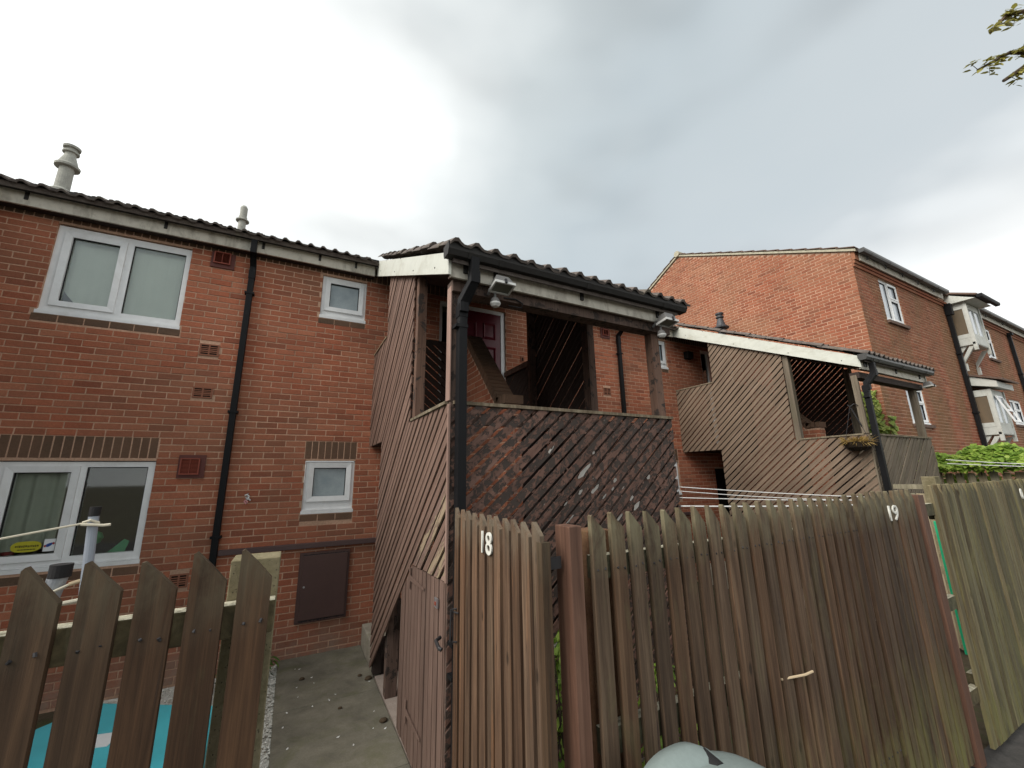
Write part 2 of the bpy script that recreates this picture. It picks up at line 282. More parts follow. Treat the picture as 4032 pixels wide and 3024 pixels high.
# ------------------------------------------------------------------ builders
PIV = {}
def props(o, label=None, category=None, group=None, kind=None):
    for k, v in (('label', label), ('category', category), ('group', group), ('kind', kind)):
        if v: o[k] = v
def attach(o, parent, pivot):
    PIV[o.name] = V(pivot)
    if parent is not None:
        o.parent = parent; o.location = V(pivot) - PIV[parent.name]
    else: o.location = V(pivot)
def thing(name, label, cat, loc, group=None):
    o = bpy.data.objects.new(name, None); COL.objects.link(o); o.empty_display_size = .1
    attach(o, None, loc); props(o, label, cat, group); return o
class MB:
    def __init__(s): s.v = []; s.f = []; s.t = []
    def poly(s, pts, t=.5):
        n = len(s.v); s.v += [V(p) for p in pts]; s.f.append(tuple(range(n, n+len(pts)))); s.t.append(t)
    def box(s, x0, x1, y0, y1, z0, z1, t=.5):
        n = len(s.v); s.v += [V(p) for p in ((x0,y0,z0),(x1,y0,z0),(x1,y1,z0),(x0,y1,z0),(x0,y0,z1),(x1,y0,z1),(x1,y1,z1),(x0,y1,z1))]
        s.f += [tuple(n+i for i in q) for q in ((0,3,2,1),(4,5,6,7),(0,1,5,4),(1,2,6,5),(2,3,7,6),(3,0,4,7))]; s.t += [t]*6; return s
    def prism(s, pts, vec, t=.5):
        pts = [V(p) for p in pts]; vec = V(vec); nrm = V((0,0,0))
        for i in range(len(pts)): nrm += pts[i].cross(pts[(i+1) % len(pts)])
        if nrm.dot(vec) > 0: pts.reverse()
        n = len(s.v); m = len(pts); s.v += pts + [p+vec for p in pts]
        s.f.append(tuple(range(n, n+m))); s.f.append(tuple(range(n+2*m-1, n+m-1, -1))); s.t += [t]*(m+2)
        for i in range(m): s.f.append((n+i, n+m+i, n+m+(i+1) % m, n+(i+1) % m))
        return s
    def tube(s, pts, r, n=8, t=.5, cap=True):
        pts = [V(p) for p in pts]; base = len(s.v); rr = r if isinstance(r, (list, tuple)) else [r]*len(pts)
        u = None
        for i, p in enumerate(pts):
            d = (pts[min(i+1, len(pts)-1)] - pts[max(i-1, 0)]).normalized()
            if u is None: u = d.orthogonal().normalized()
            u = (u - d*u.dot(d)).normalized(); w = d.cross(u)
            for k in range(n): a = 2*math.pi*k/n; s.v.append(p + (u*math.cos(a) + w*math.sin(a))*rr[i])
        for i in range(len(pts)-1):
            for k in range(n):
                a = base+i*n+k; b = base+i*n+(k+1) % n; s.f.append((a, b, b+n, a+n)); s.t.append(t)
        if cap:
            s.f.append(tuple(range(base+n-1, base-1, -1))); e = base+(len(pts)-1)*n; s.f.append(tuple(range(e, e+n))); s.t += [t]*2
        return s
    def lathe(s, c, prof, n=20, t=.5):
        c = V(c); base = len(s.v)
        for r, z in prof:
            for k in range(n): a = 2*math.pi*k/n; s.v.append(c + V((r*math.cos(a), r*math.sin(a), z)))
        for i in range(len(prof)-1):
            for k in range(n):
                a = base+i*n+k; b = base+i*n+(k+1) % n; s.f.append((a, b, b+n, a+n)); s.t.append(t)
        return s
    def cells(s, us, zs, inside, mk):        # boxes over a grid; mk(u0,u1,z0,z1) adds one
        for i in range(len(us)-1):
            for j in range(len(zs)-1):
                if inside((us[i]+us[i+1])/2, (zs[j]+zs[j+1])/2): mk(us[i], us[i+1], zs[j], zs[j+1])
        return s
    def mesh(s, name, mat, pivot, rot=None, smooth=False):
        me = bpy.data.meshes.new(name); piv = V(pivot)
        vs = [v-piv for v in s.v]
        if rot is not None: rt = rot.transposed(); vs = [rt @ v for v in vs]
        me.from_pydata([tuple(v) for v in vs], [], s.f)
        a = me.attributes.new('tint', 'FLOAT', 'FACE'); a.data.foreach_set('value', s.t)
        if smooth: me.polygons.foreach_set('use_smooth', [True]*len(me.polygons))
        me.materials.append(mat); me.update(); return me
    def build(s, name, mat, parent=None, label=None, category=None, group=None, kind=None, pivot=None, rot=None, smooth=False, bevel=0):
        if pivot is None:
            xs = [v.x for v in s.v]; ys = [v.y for v in s.v]; zs = [v.z for v in s.v]
            pivot = V(((min(xs)+max(xs))/2, (min(ys)+max(ys))/2, (min(zs)+max(zs))/2))
        if isinstance(mat, str): mat = M[mat]
        o = bpy.data.objects.new(name, s.mesh(name, mat, pivot, rot, smooth)); COL.objects.link(o)
        attach(o, parent, pivot)
        if rot is not None: o.rotation_mode = 'QUATERNION'; o.rotation_quaternion = rot.to_quaternion()
        props(o, label, category, group, kind)
        if bevel:
            b = o.modifiers.new('bevel', 'BEVEL'); b.width = bevel; b.segments = 2; b.limit_method = 'ANGLE'; b.angle_limit = math.radians(40)
        return o
def inst(name, me, parent, pivot, rotq=None, scale=None, **kw):
    o = bpy.data.objects.new(name, me); COL.objects.link(o); attach(o, parent, pivot)
    if rotq is not None: o.rotation_mode = 'QUATERNION'; o.rotation_quaternion = rotq
    if scale: o.scale = scale
    props(o, **kw); return o
def box(name, mat, parent, x0, x1, y0, y1, z0, z1, bevel=0, **kw): return MB().box(x0, x1, y0, y1, z0, z1).build(name, mat, parent, bevel=bevel, **kw)

# ---- brickwork: real bricks, proud of a mortar slab
GB = []
def field(u0, u1, z0, n, pitch, holes=(), span=None, L=.225, j=.0125, seed=0):
    rr = random.Random(seed); out = []
    for c in range(n):
        za = z0+c*pitch; zb = za+pitch-j; zm = (za+zb)/2; a0, a1 = u0, u1
        if span:
            sp = span(za-.0, zb)
            if not sp: continue
            a0, a1 = max(u0, sp[0]), min(u1, sp[1])
        spans = [(a0, a1)]
        for h in holes:
            if za+.02 < h[3] and zb-.02 > h[2]:
                ns = []
                for a, b in spans:
                    if h[1] <= a or h[0] >= b: ns.append((a, b)); continue
                    if h[0] > a: ns.append((a, h[0]))
                    if h[1] < b: ns.append((h[1], b))
                spans = ns
        off = (c % 2)*L/2 + rr.uniform(-.008, .008)
        for a, b in spans:
            k = math.floor((a-off)/L)-1
            while off+k*L < b:
                x0 = max(a, off+k*L); x1 = min(b, off+k*L+L-j); k += 1
                if x1-x0 > .03: out.append((x0, x1, za, zb, rr.choice((0, .12, .2, .3, .4, .4, .5, .55, .62, .7, .8)), x1-x0 > L-j-.002))
    return out
def soldiers(u0, u1, z0, z1, w=.075, j=.011, rr=random.Random(3)):
    n = max(1, round((u1-u0)/w)); w = (u1-u0)/n
    return [(u0+i*w, u0+(i+1)*w-j, z0, z1, rr.uniform(.88, 1), False) for i in range(n)]
def lay(parent, items, O, U, Nv, mat, n_ind, proud=.004):
    O = V(O); U = V(U); Nv = V(Nv); Z = V((0, 0, 1)); ref = PIV[parent.name]; rr = random.Random(5)
    cen = lambda q: O + U*((q[0]+q[1])/2) + Z*((q[2]+q[3])/2)
    sc = sorted(range(len(items)), key=lambda i: -view_score(cen(items[i])) if items[i][5] or items[i][4] > .85 else 1)
    ind = set(i for i in sc[:n_ind] if view_score(cen(items[i])) > 0 and (items[i][5] or items[i][4] > .85))
    def brick_to(mb, q, c):
        hw = (q[1]-q[0])/2; hh = (q[3]-q[2])/2; p = proud + rr.uniform(-.0018, .0018); n = len(mb.v); j = lambda: rr.uniform(-.0016, .0016)
        ch = .0028
        for dn, s in ((-.012, 1.0), (p-ch, 1.0), (p, 0)):
            for a, b in ((-1, -1), (1, -1), (1, 1), (-1, 1)):
                w2 = hw if s else hw-ch; h2 = hh if s else hh-ch
                mb.v.append(c + U*(a*w2+j()) + Z*(b*h2+j()) + Nv*(dn + (j()*.5 if dn > 0 else 0)))
        for l in (0, 4):
            for k in range(4): mb.f.append((n+l+k, n+l+(k+1) % 4, n+l+4+(k+1) % 4, n+l+4+k)); mb.t.append(q[4])
        mb.f.append((n+8, n+9, n+10, n+11)); mb.t.append(q[4])
    cache = {}; rest = MB()
    for i, q in enumerate(items):
        if i in ind:
            key = (round(q[1]-q[0], 3), round(q[3]-q[2], 3), round(q[4], 1), rr.randint(0, 2))
            if key not in cache:
                mb = MB(); brick_to(mb, q, cen(q)); cache[key] = mb.mesh('brick', M[mat], cen(q))
            inst('brick', cache[key], parent, cen(q))
        else: brick_to(rest, q, cen(q))
    if rest.v: rest.build('brickwork', mat, parent, kind='stuff', pivot=ref)
    return len(ind)

# ---- windows
def window(parent, x0, x1, z0, z1, yf, lights, glass, mat='white', back=None, name='window', depth=.07, sillz=True, label=None):
    """frame with openings for each light (gx0,gx1,gz0,gz1,opening?); faces -Y"""
    us = sorted({x0, x1, *[g[0] for g in lights], *[g[1] for g in lights]}); zs = sorted({z0, z1, *[g[2] for g in lights], *[g[3] for g in lights]})
    ins = lambda u, z: not any(g[0] < u < g[1] and g[2] < z < g[3] for g in lights)
    mb = MB()
    mb.cells(us, zs, ins, lambda a, b, c, d: mb.box(a, b, yf, yf+depth, c, d))
    if sillz: mb.box(x0-.012, x1+.012, yf-.035, yf-.001, z0-.035, z0+.004); mb.box(x0-.012, x1+.012, yf-.022, yf-.001, z0+.006, z0+.018)
    w = mb.build(name, mat, parent, label=label)
    for g in lights:
        a, b, c, d, op = g
        if op:
            e = .062 if op is True else op; e2 = .0
            o4 = [(a-e, c-e), (b+e, c-e), (b+e, d+e), (a-e, d+e)]; i4 = [(a, c), (b, c), (b, d), (a, d)]; sm = MB()
            for k in range(4):
                p, q, r2, s2 = o4[k], o4[(k+1) % 4], i4[(k+1) % 4], i4[k]
                f = lambda t, y: V((t[0], y, t[1]))
                sm.prism([f(p, yf-.004), f(q, yf-.004), f(r2, yf+.004), f(s2, yf+.004)], (0, .03, 0)); n = len(sm.v)-8
                for h in range(4):                                     # front leans out 18 mm, mitred corners
                    sm.v[n+h].y -= .016
            sm.build('sash', mat, w)
        mb2 = MB().box(a-.004, b+.004, yf+.024, yf+.03, c-.004, d+.004); mb2.build('pane', glass, w)
        bead = MB()
        for (p0, p1, q0, q1) in ((a-.001, b+.001, d-.009, d+.001), (a-.001, a+.008, c, d-.009), (b-.008, b+.001, c, d-.009)): bead.box(p0, p1, yf+.012, yf+.0235, q0, q1)
        bead.build('gasket', 'rubber', w)
    if back: back(w)
    return w
def room(w, x0, x1, y0, y1, z0, z1, mat='room'):
    mb = MB(); e = .02
    mb.box(x0, x1, y1, y1+e, z0, z1); mb.box(x0-e, x0, y0, y1, z0, z1); mb.box(x1, x1+e, y0, y1, z0, z1); mb.box(x0, x1, y0, y1, z0-e, z0); mb.box(x0, x1, y0, y1, z1, z1+e)
    mb.build('room', mat, w)
def fold_sheet(x0, x1, y, z0, z1, amp=.02, fr=40, n=60, cut=None):
    mb = MB(); pts = []
    for i in range(n+1):
        x = x0+(x1-x0)*i/n; yy = y + amp*math.sin(x*fr)+amp*.4*math.sin(x*fr*2.3+1); zb = z0 if not cut else max(z0, cut(x)); pts.append((x, yy, zb))
    for i in range(n):
        a, b = pts[i], pts[i+1]; mb.poly([a, b, (b[0], b[1], z1), (a[0], a[1], z1)])
    return mb

# ================================================================== THE SETTING
G = -1.99                              # garden level; the camera is the origin
def sheet(name, mat, x0, x1, y0, y1, z, kind='structure', n=1):
    mb = MB()
    for i in range(n):
        for j in range(n):
            a, b = x0+(x1-x0)*i/n, x0+(x1-x0)*(i+1)/n; c, d = y0+(y1-y0)*j/n, y0+(y1-y0)*(j+1)/n
            mb.poly([(a, c, z), (b, c, z), (b, d, z), (a, d, z)])
    return mb.build(name, mat, kind=kind, pivot=((x0+x1)/2, (y0+y1)/2, z))
sheet('ground', 'soil', -600, 600, -600, 600, G-.055)
sheet('pavement', 'asphalt', -60, 90, -9, 1.50, G-.045)
path = box('path', 'path', None, 0.036, .924, 1.505, 5.84, G-.12, G-.012, kind='structure')
for a, b in ((1.50, 2.62), (2.626, 3.40), (3.407, 4.62), (4.626, 5.845)): box('paving_slab', 'path', path, 0.035, .925, a, b, G-.11, G, bevel=.004)
sheet('gravel_bed', 'gravel', -1.6, .034, 1.505, 5.84, G-.048)
def gravel():
    rr = random.Random(4); mb = MB()
    def stone(x, y, z, s):
        n = len(mb.v); vs = [(1,0,0),(-1,0,0),(0,1,0),(0,-1,0),(0,0,1),(0,0,-1)]
        a = rr.uniform(0, 3); ca, sa = math.cos(a), math.sin(a)
        for p in vs:
            q = [c*s*rr.uniform(.65, 1.2) for c in p]; mb.v.append(V((x+q[0]*ca-q[1]*sa, y+q[0]*sa+q[1]*ca, z+q[2]*.7)))
        for f in ((0,2,4),(2,1,4),(1,3,4),(3,0,4),(2,0,5),(1,2,5),(3,1,5),(0,3,5)): mb.f.append(tuple(n+i for i in f)); mb.t.append(rr.random())
    for i in range(5200):
        x = rr.uniform(-1.5, .03) if i % 3 else rr.uniform(-.22, .035); y = rr.uniform(1.6, 5.8)
        stone(x, y, G-.045+rr.uniform(.0, .035), rr.uniform(.009, .019))
    mb.build('gravel', 'gravel', kind='stuff', pivot=(-.7, 3.7, G))
    pe = MB(); rr2 = random.Random(8)
    for i in range(30):
        x, y = rr2.uniform(.06, .9), rr2.uniform(2.3, 5.6); a = rr2.uniform(0, 3); l = rr2.uniform(.008, .016); w = l*.55; ca, sa = math.cos(a), math.sin(a)
        q = lambda u, v, z: (x+u*ca-v*sa, y+u*sa+v*ca, G+z)
        pe.poly([q(-l, 0, .004), q(0, -w, .002), q(l, 0, .007), q(0, w, .003)]); pe.poly([q(-l, 0, .0035), q(0, w, .0025), q(l, 0, .0065), q(0, -w, .0015)])
    pe.build('fallen_petals', 'petal', kind='stuff', pivot=(.5, 4, G))
gravel()
def pebble(x, y, s, lab):
    mb = MB(); prof = [(.0, 0), (s*.8, s*.05), (s, s*.35), (s*.7, s*.75), (.0, s*.9)]; mb.lathe((x, y, G), prof, 9)
    rr = random.Random(int(x*1e4))
    for v in mb.v: v.x = x+(v.x-x)*rr.uniform(.9, 1.3); v.y = y+(v.y-y)*rr.uniform(.75, 1)
    mb.build('pebble', 'pebble', label=lab, category='pebble', group='dark pebbles lying on the path', smooth=True, pivot=(x, y, G))
pebble(.86, 4.02, .032, 'dark brown lump on the path edge beside the shed door foot')
pebble(.87, 4.86, .035, 'brown lump on the path just outside the porch post stub')
pebble(.80, 4.98, .022, 'small flat brown lump on the path farthest from the shed door')
pebble(.27, 5.2, .026, 'lone brown lump on the left side of the path near the brick wall')
pebble(.56, 4.42, .018, 'grey brown lump in the middle of the concrete path')

# ================================================================== THE TERRACE
D = 5.85; TX = 6.23                    # wall plane; porch to porch spacing
PT = .0741                             # brick course
house = thing('terraced_house', 'long two storey red brick terrace with grey tiled roof and white windows', 'house', (3, D, G))
def roofz(y): return 3.205+.4985*(y-5.85)
def build_house():
    holes = []
    for dx in (0, TX): holes += [(.13+dx, .725+dx, 2.22, 2.84), (.13+dx, .725+dx, -.385, .25)]
    holes += [(-2.55, -1.355, 1.81, 2.845), (-2.55, -1.345, -.80, .245)]
    # doors and their openings under each porch
    for dx in (0, TX): holes += [(1.84+dx, 3.02+dx, .55, 2.80), (1.84+dx, 2.75+dx, G, .10)]
    X0, X1, Z1 = -5.9, 10.48, 3.10
    us = sorted({X0, X1, *[h[0] for h in holes], *[h[1] for h in holes]}); zs = sorted({G-.1, Z1, *[h[2] for h in holes], *[h[3] for h in holes]})
    mb = MB(); mb.cells(us, zs, lambda u, z: not any(h[0] < u < h[1] and h[2] < z < h[3] for h in holes), lambda a, b, c, d: mb.box(a, b, D, D+.11, c, d))
    wall = mb.build('wall', 'mortar', house)
    n_low = 31; z0 = .28-n_low*PT
    sold = []
    for (a, b, c, d) in ((-2.64, -1.345, .275, .495), (.115, .735, .275, .495), (.115+TX, .735+TX, .275, .495)): sold += soldiers(a, b, c, d)
    sold += soldiers(X0, X1, 2.872, 3.085)
    sills = []
    for (a, b, zt) in ((-2.58, -1.33, 1.775), (-2.58, -1.33, -.835), (.12, .735, 2.19), (.12, .735, -.415), (.12+TX, .735+TX, 2.19), (.12+TX, .735+TX, -.415)): sills += [(q[0], q[1], zt-.075, zt, .95, False) for q in soldiers(a, b, 0, 1, .225)]
    hb = holes + [(s0, s1, z-.08, z+.04) for (s0, s1, z) in ((-2.58, -1.33, 1.775), (-2.58, -1.33, -.835), (.12, .735, 2.19), (.12, .735, -.415), (.12+TX, .735+TX, 2.19), (.12+TX, .735+TX, -.415))]
    hb += [(-2.645, -1.34, .27, .50), (.11, .74, .27, .50), (.11+TX, .74+TX, .27, .50)]
    for dx in (0, TX): hb += [(-1.135+dx if not dx else 5.10, -.93+dx if not dx else 5.29, 1.49, 1.645)]
    hb += [(-1.135, -.93, .97, 1.11), (-1.07, -.90, -1.10, -.95)]
    items = field(X0, X1, z0, n_low+35, PT, hb, None, .225, .0112, 2)
    items = [q for q in items if q[3] < 2.875]
    n = lay(wall, items+sold+sills, (0, D, 0), (1, 0, 0), (0, -1, 0), 'brick', 300)
    # windows of the visible bays
    yw = D+.028
    def back_up(w):
        room(w, -2.52, -1.38, D+.12, D+.9, 1.83, 2.82)
        cut = lambda x: 1.84+.27*max(0, (-2.10-x)/.34)**1.7 if x < -2.10 else 1.80  # cut corner shapes the dark part of the reflection
        fold_sheet(-2.51, -1.94, D+.135, 1.84, 2.81, .003, 30, 40, cut).build('sky_sheet', 'sky_sheet', w)  # pale sheet added to stand for sky reflected in the pane
        fold_sheet(-1.935, -1.39, D+.13, 1.84, 2.81, .003, 30, 20).build('sky_sheet', 'sky_sheet', w)
        MB().lathe((-1.60, D+.122, 1.86), [(.0, .03), (.05, .025), (.062, .01), (.0, 0)], 12).build('bowl', 'white', w)
    window(house, -2.55, -1.36, 1.815, 2.835, yw, [(-2.42, -2.02, 1.95, 2.715, True), (-1.90, -1.41, 1.90, 2.755, False)], 'glass', back=back_up, label='upper left white window with a pale sheet added behind the glass as reflected sky')
    def back_low(w):
        room(w, -2.9, -1.0, D+.12, D+1.9, -.80, .24)
        fold_sheet(-2.50, -2.06, D+.135, -.62, .2, .018, 34, 60).build('curtain', 'curtain', w)
        box('sill_board', 'white', w, -2.53, -1.36, D+.12, D+.27, -.775, -.75)
        yel = MB(); pts = []
        for k in range(24):
            a = 2*math.pi*k/24; cx = math.copysign(abs(math.cos(a))**.6, math.cos(a)); sx = math.copysign(abs(math.sin(a))**.9, math.sin(a)); pts.append((-2.225+.105*cx, yw+.021, -.575+.05*sx))
        yel.prism(pts, (0, .002, 0)); s = yel.build('sticker', 'yellow', w, label='yellow oval sticker with two rows of small dark print')
        ik = MB(); rr = random.Random(2); x = -2.30
        while x < -2.15: l = rr.uniform(.006, .013); ik.box(x, x+l, yw+.0195, yw+.0205, -.583+rr.uniform(0, .006), -.558+rr.uniform(-.006, 0)); x += l+.004
        x = -2.28
        while x < -2.17: l = rr.uniform(.008, .02); ik.box(x, x+l, yw+.0195, yw+.0205, -.606, -.597); x += l+.003
        ik.build('sticker_print', 'ink', w)
        box('sticker', 'label', w, -2.105, -2.025, yw+.021, yw+.023, -.63, -.515, label='small white sticker with a blue and red emblem')
        bl = MB(); bl.prism([(-2.065+.028*math.cos(a)*(1+.25*math.sin(a)), yw+.0195, -.57+.016*math.sin(a)+.012*math.cos(a)) for a in [k*math.pi/8 for k in range(16)]], (0, .001, 0)); bl.build('emblem', 'blue', w)
        rd = MB()
        for c in (-2.094, -2.037): rd.prism([(c+.009*math.cos(a), yw+.0192, -.57+(.012 if c > -2.06 else -.010)+.011*math.sin(a)) for a in [k*math.pi/5 for k in range(10)]], (0, .001, 0))
        rd.build('emblem', 'red', w)
        cd = MB(); cd.prism([(-1.66, D+.17, -.70), (-1.52, D+.17, -.70), (-1.50, D+.20, -.60), (-1.545, D+.2, -.575)], (0, .004, 0)); cd.build('card', 'green', w, label='green card standing on the sill')
        MB().lathe((-1.80, D+.25, -.55), [(0, -.07), (.05, -.05), (.07, 0), (.05, .05), (0, .07)], 14).build('ornament', 'green', w)
        pl = MB(); rr = random.Random(9)
        for k in range(14):
            a = rr.uniform(0, 6.28); c = V((-2.40, D+.2, -.55)); d = V((math.cos(a), math.sin(a)*.5, rr.uniform(-.2, .7)))*.10; s2 = d.cross(V((0, 0, 1))).normalized()*.022
            pl.poly([c, c+d*.5+s2, c+d, c+d*.5-s2], rr.random())
        pl.build('houseplant', 'leaf', w); MB().lathe((-2.40, D+.2, -.74), [(.03, 0), (.05, .12), (.045, .125), (.0, .12)], 12).build('pot', 'red', w)
    window(house, -2.55, -1.35, -.775, .235, yw, [(-2.42, -2.01, -.65, .13, True), (-1.90, -1.41, -.69, .18, False)], 'glass', back=back_low, label='lower left white window with stickers and a dark curtained room')
    for dx, nm in ((0, 'near'), (TX, 'far')):
        window(house, .135+dx, .722+dx, 2.235, 2.838, yw, [(.238+dx, .622+dx, 2.385, 2.745, True)], 'obscure')
        window(house, .135+dx, .722+dx, -.37, .242, yw, [(.235+dx, .62+dx, -.195, .16, True)], 'obscure')
    # fascia, gutter, roof
    for a, b in ((-3.02, .80), (3.24, .80+TX), (3.24+TX, X1)):
        box('fascia', 'fascia', house, a, b, D-.155, D-.13, 2.90, 3.12)
        box('soffit', 'soffit', house, a, b, D-.128, D-.004, 2.915, 2.93)
    def gutter(a, b, y, z, mat, par, brackets=None, cap=True, k=1.0):
        prof = [(-.056, .036), (-.056, -.015), (-.038, -.050), (.040, -.050), (.052, -.015), (.052, .036), (.046, .036), (.044, -.012), (.034, -.044), (-.033, -.044), (-.049, -.012), (-.049, .036)]
        prof = [(q[0]*k, q[1]*k) for q in prof]
        mb = MB(); mb.prism([(a, y+p[0], z+p[1]) for p in prof], (b-a, 0, 0))
        if cap:
            for e in (a, b-.006): mb.prism([(e-.001, y+p[0]*1.04, z+p[1]*1.04) for p in prof[:6]], (.008, 0, 0))
        g = mb.build('gutter', mat, par)
        for x in brackets or ():
            bk = MB(); bk.prism([(x, y+p[0]*1.10, z+p[1]*1.10) for p in prof[1:6]]+[(x, y+.052, z-.04), (x, y+.04, z-.066)][:0], (.035, 0, 0)); bk.box(x, x+.03, y+.045, y+.07, z-.12, z+.0)
            bk.build('gutter_bracket', mat, g)
        return g
    globals()['gutter'] = gutter
    gutter(-3.0, .83, D-.210, 3.082, 'gutter_old', house, (-2.78, -1.62, -.62, .05, .52), k=.80)
    gutter(3.22, .83+TX, D-.210, 3.082, 'gutter_old', house, (3.9, 5.0, 6.1, 6.7), k=.80)
    gutter(3.22+TX, 10.47, D-.210, 3.082, 'gutter_old', house, (9.9,), k=.80)
    for x in (-.70, 5.55):
        dp = MB(); dp.box(x-.033, x+.033, D-.255, D-.19, 2.84, 3.02); dp.prism([(x-.034, D-.256, 2.88), (x-.034, D-.19, 2.88), (x-.034, D-.075, 2.72), (x-.034, D-.075, 2.66), (x-.034, D-.02, 2.66), (x-.034, D-.02, 2.76)], (.068, 0, 0))
        dp.box(x-.033, x+.033, D-.080, D-.015, G, 2.74)
        dp.box(x-.037, x+.037, D-.084, D-.011, 2.56, 2.68)
        p = dp.build('downpipe', 'gutter', house, bevel=.004)
        for z in (2.36, .82, -.6):
            box('pipe_clip', 'gutter', p, x-.052, x+.052, D-.086, D-.003, z-.012, z+.014)
    # vents and air bricks
    def vent(x0, x1, z0, z1, g, plate='vent_plate', grille='vent'):
        pl = box('vent_plate', plate, house, x0, x1, D-.022, D-.002, z0, z1); mb = MB(); a, b, c, d = g; y = D-.024
        for q in ((a, b, c, c+.012), (a, b, d-.012, d), (a, a+.012, c+.012, d-.012), (b-.012, b, c+.012, d-.012), ((a+b)/2-.003, (a+b)/2+.003, c+.012, d-.012)): mb.box(q[0], q[1], y-.024, y, q[2], q[3])
        k = 11; h = (d-c-.024)/k
        for i in range(k): z = c+.012+i*h; mb.prism([(a+.012, y-.020, z), (a+.012, y-.016, z), (a+.012, y-.004, z+h*.75), (a+.012, y-.008, z+h*.75)], (b-a-.024, 0, 0))
        mb.build('grille', grille, pl); box('grille_back', 'void', pl, a+.012, b-.012, y-.003, y-.001, c+.012, d-.012)
    vent(-1.155, -.905, 2.655, 2.862, (-1.125, -.95, 2.705, 2.862))
    vent(-1.148, -.90, .055, .31, (-1.128, -.948, .09, .272))
    vent(5.13, 5.355, 2.65, 2.862, (5.17, 5.31, 2.70, 2.83))
    def airbrick(x0, x1, z0, z1):
        mb = MB(); nx, nz = 2, 4; w = (x1-x0); h = z1-z0; bx = .016
        mb.box(x0, x1, D-.004, D+.004, z0, z1)
        us = [x0, x0+bx, (x0+x1)/2-bx/2, (x0+x1)/2+bx/2, x1-bx, x1]; zs = [z0, z0+bx]; sl = (h-2*bx-.012)/9
        z = z0+bx
        for i in range(5):
            if i: z += sl; 
            zs.append(z+sl if i < 5 else z); z += sl
        bars = [z0+bx+k*(h-2*bx)/5 for k in range(6)]
        mb.box(x0, x1, D-.012, D-.004, z0, z0+bx); mb.box(x0, x1, D-.012, D-.004, z1-bx, z1)
        for a, b in ((us[0], us[1]), (us[2], us[3]), (us[4], us[5])): mb.box(a, b, D-.0118, D-.004, z0+bx, z1-bx)
        for k in range(1, 5):
            hh = .010 if k != 2 else .016
            for a, b in ((us[1], us[2]), (us[3], us[4])): mb.box(a, b, D-.0112, D-.004, bars[k]-hh/2, bars[k]+hh/2)
        ab = mb.build('air_brick', 'airbrick', house)
        box('slot_back', 'void', ab, x0+bx, x1-bx, D-.0065, D-.0045, z0+bx, z1-bx)
    for q in ((-1.128, -.935, 1.495, 1.64), (-1.128, -.935, .975, 1.105), (-1.065, -.905, -1.095, -.955), (5.105, 5.285, 1.50, 1.64)): airbrick(*q)
    # cable duct and meter box
    for dx in (0, TX):
        box('cable_duct', 'duct', house, -.66+dx if not dx else 3.2, 1.05+dx, D-.065, D-.006, -.80, -.742, bevel=.004)
        mx = box('meter_box', 'meter', house, .165+dx, .73+dx, D-.045, D-.003, -1.635, -.855, bevel=.006)
        box('meter_door', 'meter', mx, .205+dx, .705+dx, D-.058, D-.0455, -1.60, -.885, bevel=.005)
        rr = random.Random(3)
        for zz in (-1.603, -.882):
            sd = MB()
            for k in range(40): x = .205+dx+.0125*k; sd.box(x, x+.0128, D-.0475-rr.random()*.004, D-.0456, zz-rr.uniform(.002, .016), zz+rr.uniform(.001, .010))
            sd.build('sealant', 'rubber', mx)
        MB().tube([(.235+dx, D-.0585, -1.235), (.235+dx, D-.066, -1.235)], .011, 10).build('lock', 'steel', mx)
    for dx in (0, TX): # doors at first floor and ground floor
        fr = MB(); x0, x1 = 1.84+dx, 3.02+dx; y = D+.03
        fr.box(x0, x0+.055, y, y+.07, .55, 2.80); fr.box(x1-.075, x1, y, y+.07, .55, 2.80); fr.box(x0+.055, x1-.075, y, y+.07, 2.735, 2.80); fr.box(2.10+dx, 2.16+dx, y, y+.07, .55, 2.735)
        f = fr.build('door_frame', 'white', house)
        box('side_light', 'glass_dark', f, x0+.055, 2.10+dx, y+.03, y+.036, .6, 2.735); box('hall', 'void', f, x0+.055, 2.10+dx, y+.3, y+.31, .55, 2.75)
        a, b = 2.16+dx, x1-.075; dl = MB().box(a, b, y+.012, y+.055, .58, 2.735).build('front_door', 'door_red', house, label=None)
        w = b-a
        for (px0, px1, z0, z1) in ((.12, .43, 2.27, 2.56), (.57, .88, 2.27, 2.56), (.12, .43, 1.42, 2.14), (.57, .88, 1.42, 2.14), (.12, .43, .80, 1.26), (.57, .88, .80, 1.26)):
            p0, p1 = a+px0*w, a+px1*w; mb = MB(); e = .022
            o = [(p0, z0), (p1, z0), (p1, z1), (p0, z1)]; i2 = [(p0+e, z0+e), (p1-e, z0+e), (p1-e, z1-e), (p0+e, z1-e)]; i3 = [(p0+2*e, z0+2*e), (p1-2*e, z0+2*e), (p1-2*e, z1-2*e), (p0+2*e, z1-2*e)]
            for k in range(4):
                f3 = lambda t, yy: V((t[0], yy, t[1])); k2 = (k+1) % 4
                mb.poly([f3(o[k], y+.011), f3(o[k2], y+.011), f3(i2[k2], y-.004), f3(i2[k], y-.004)]); mb.poly([f3(i2[k], y-.004), f3(i2[k2], y-.004), f3(i3[k2], y+.009), f3(i3[k], y+.009)])
            mb.build('door_panel', 'door_red', dl)
        kn = MB(); cx = a+.46*w; kn.lathe((cx, y-.004, 1.93), [(.0, -.045), (.02, -.04), (.028, -.015), (.02, .01), (.008, .02), (.011, .04), (0, .06)], 12); kn.build('knocker', 'brass', dl)
        box('ground_floor_door', 'void', house, 1.84+dx, 2.75+dx, D+.04, D+.08, G, .10)
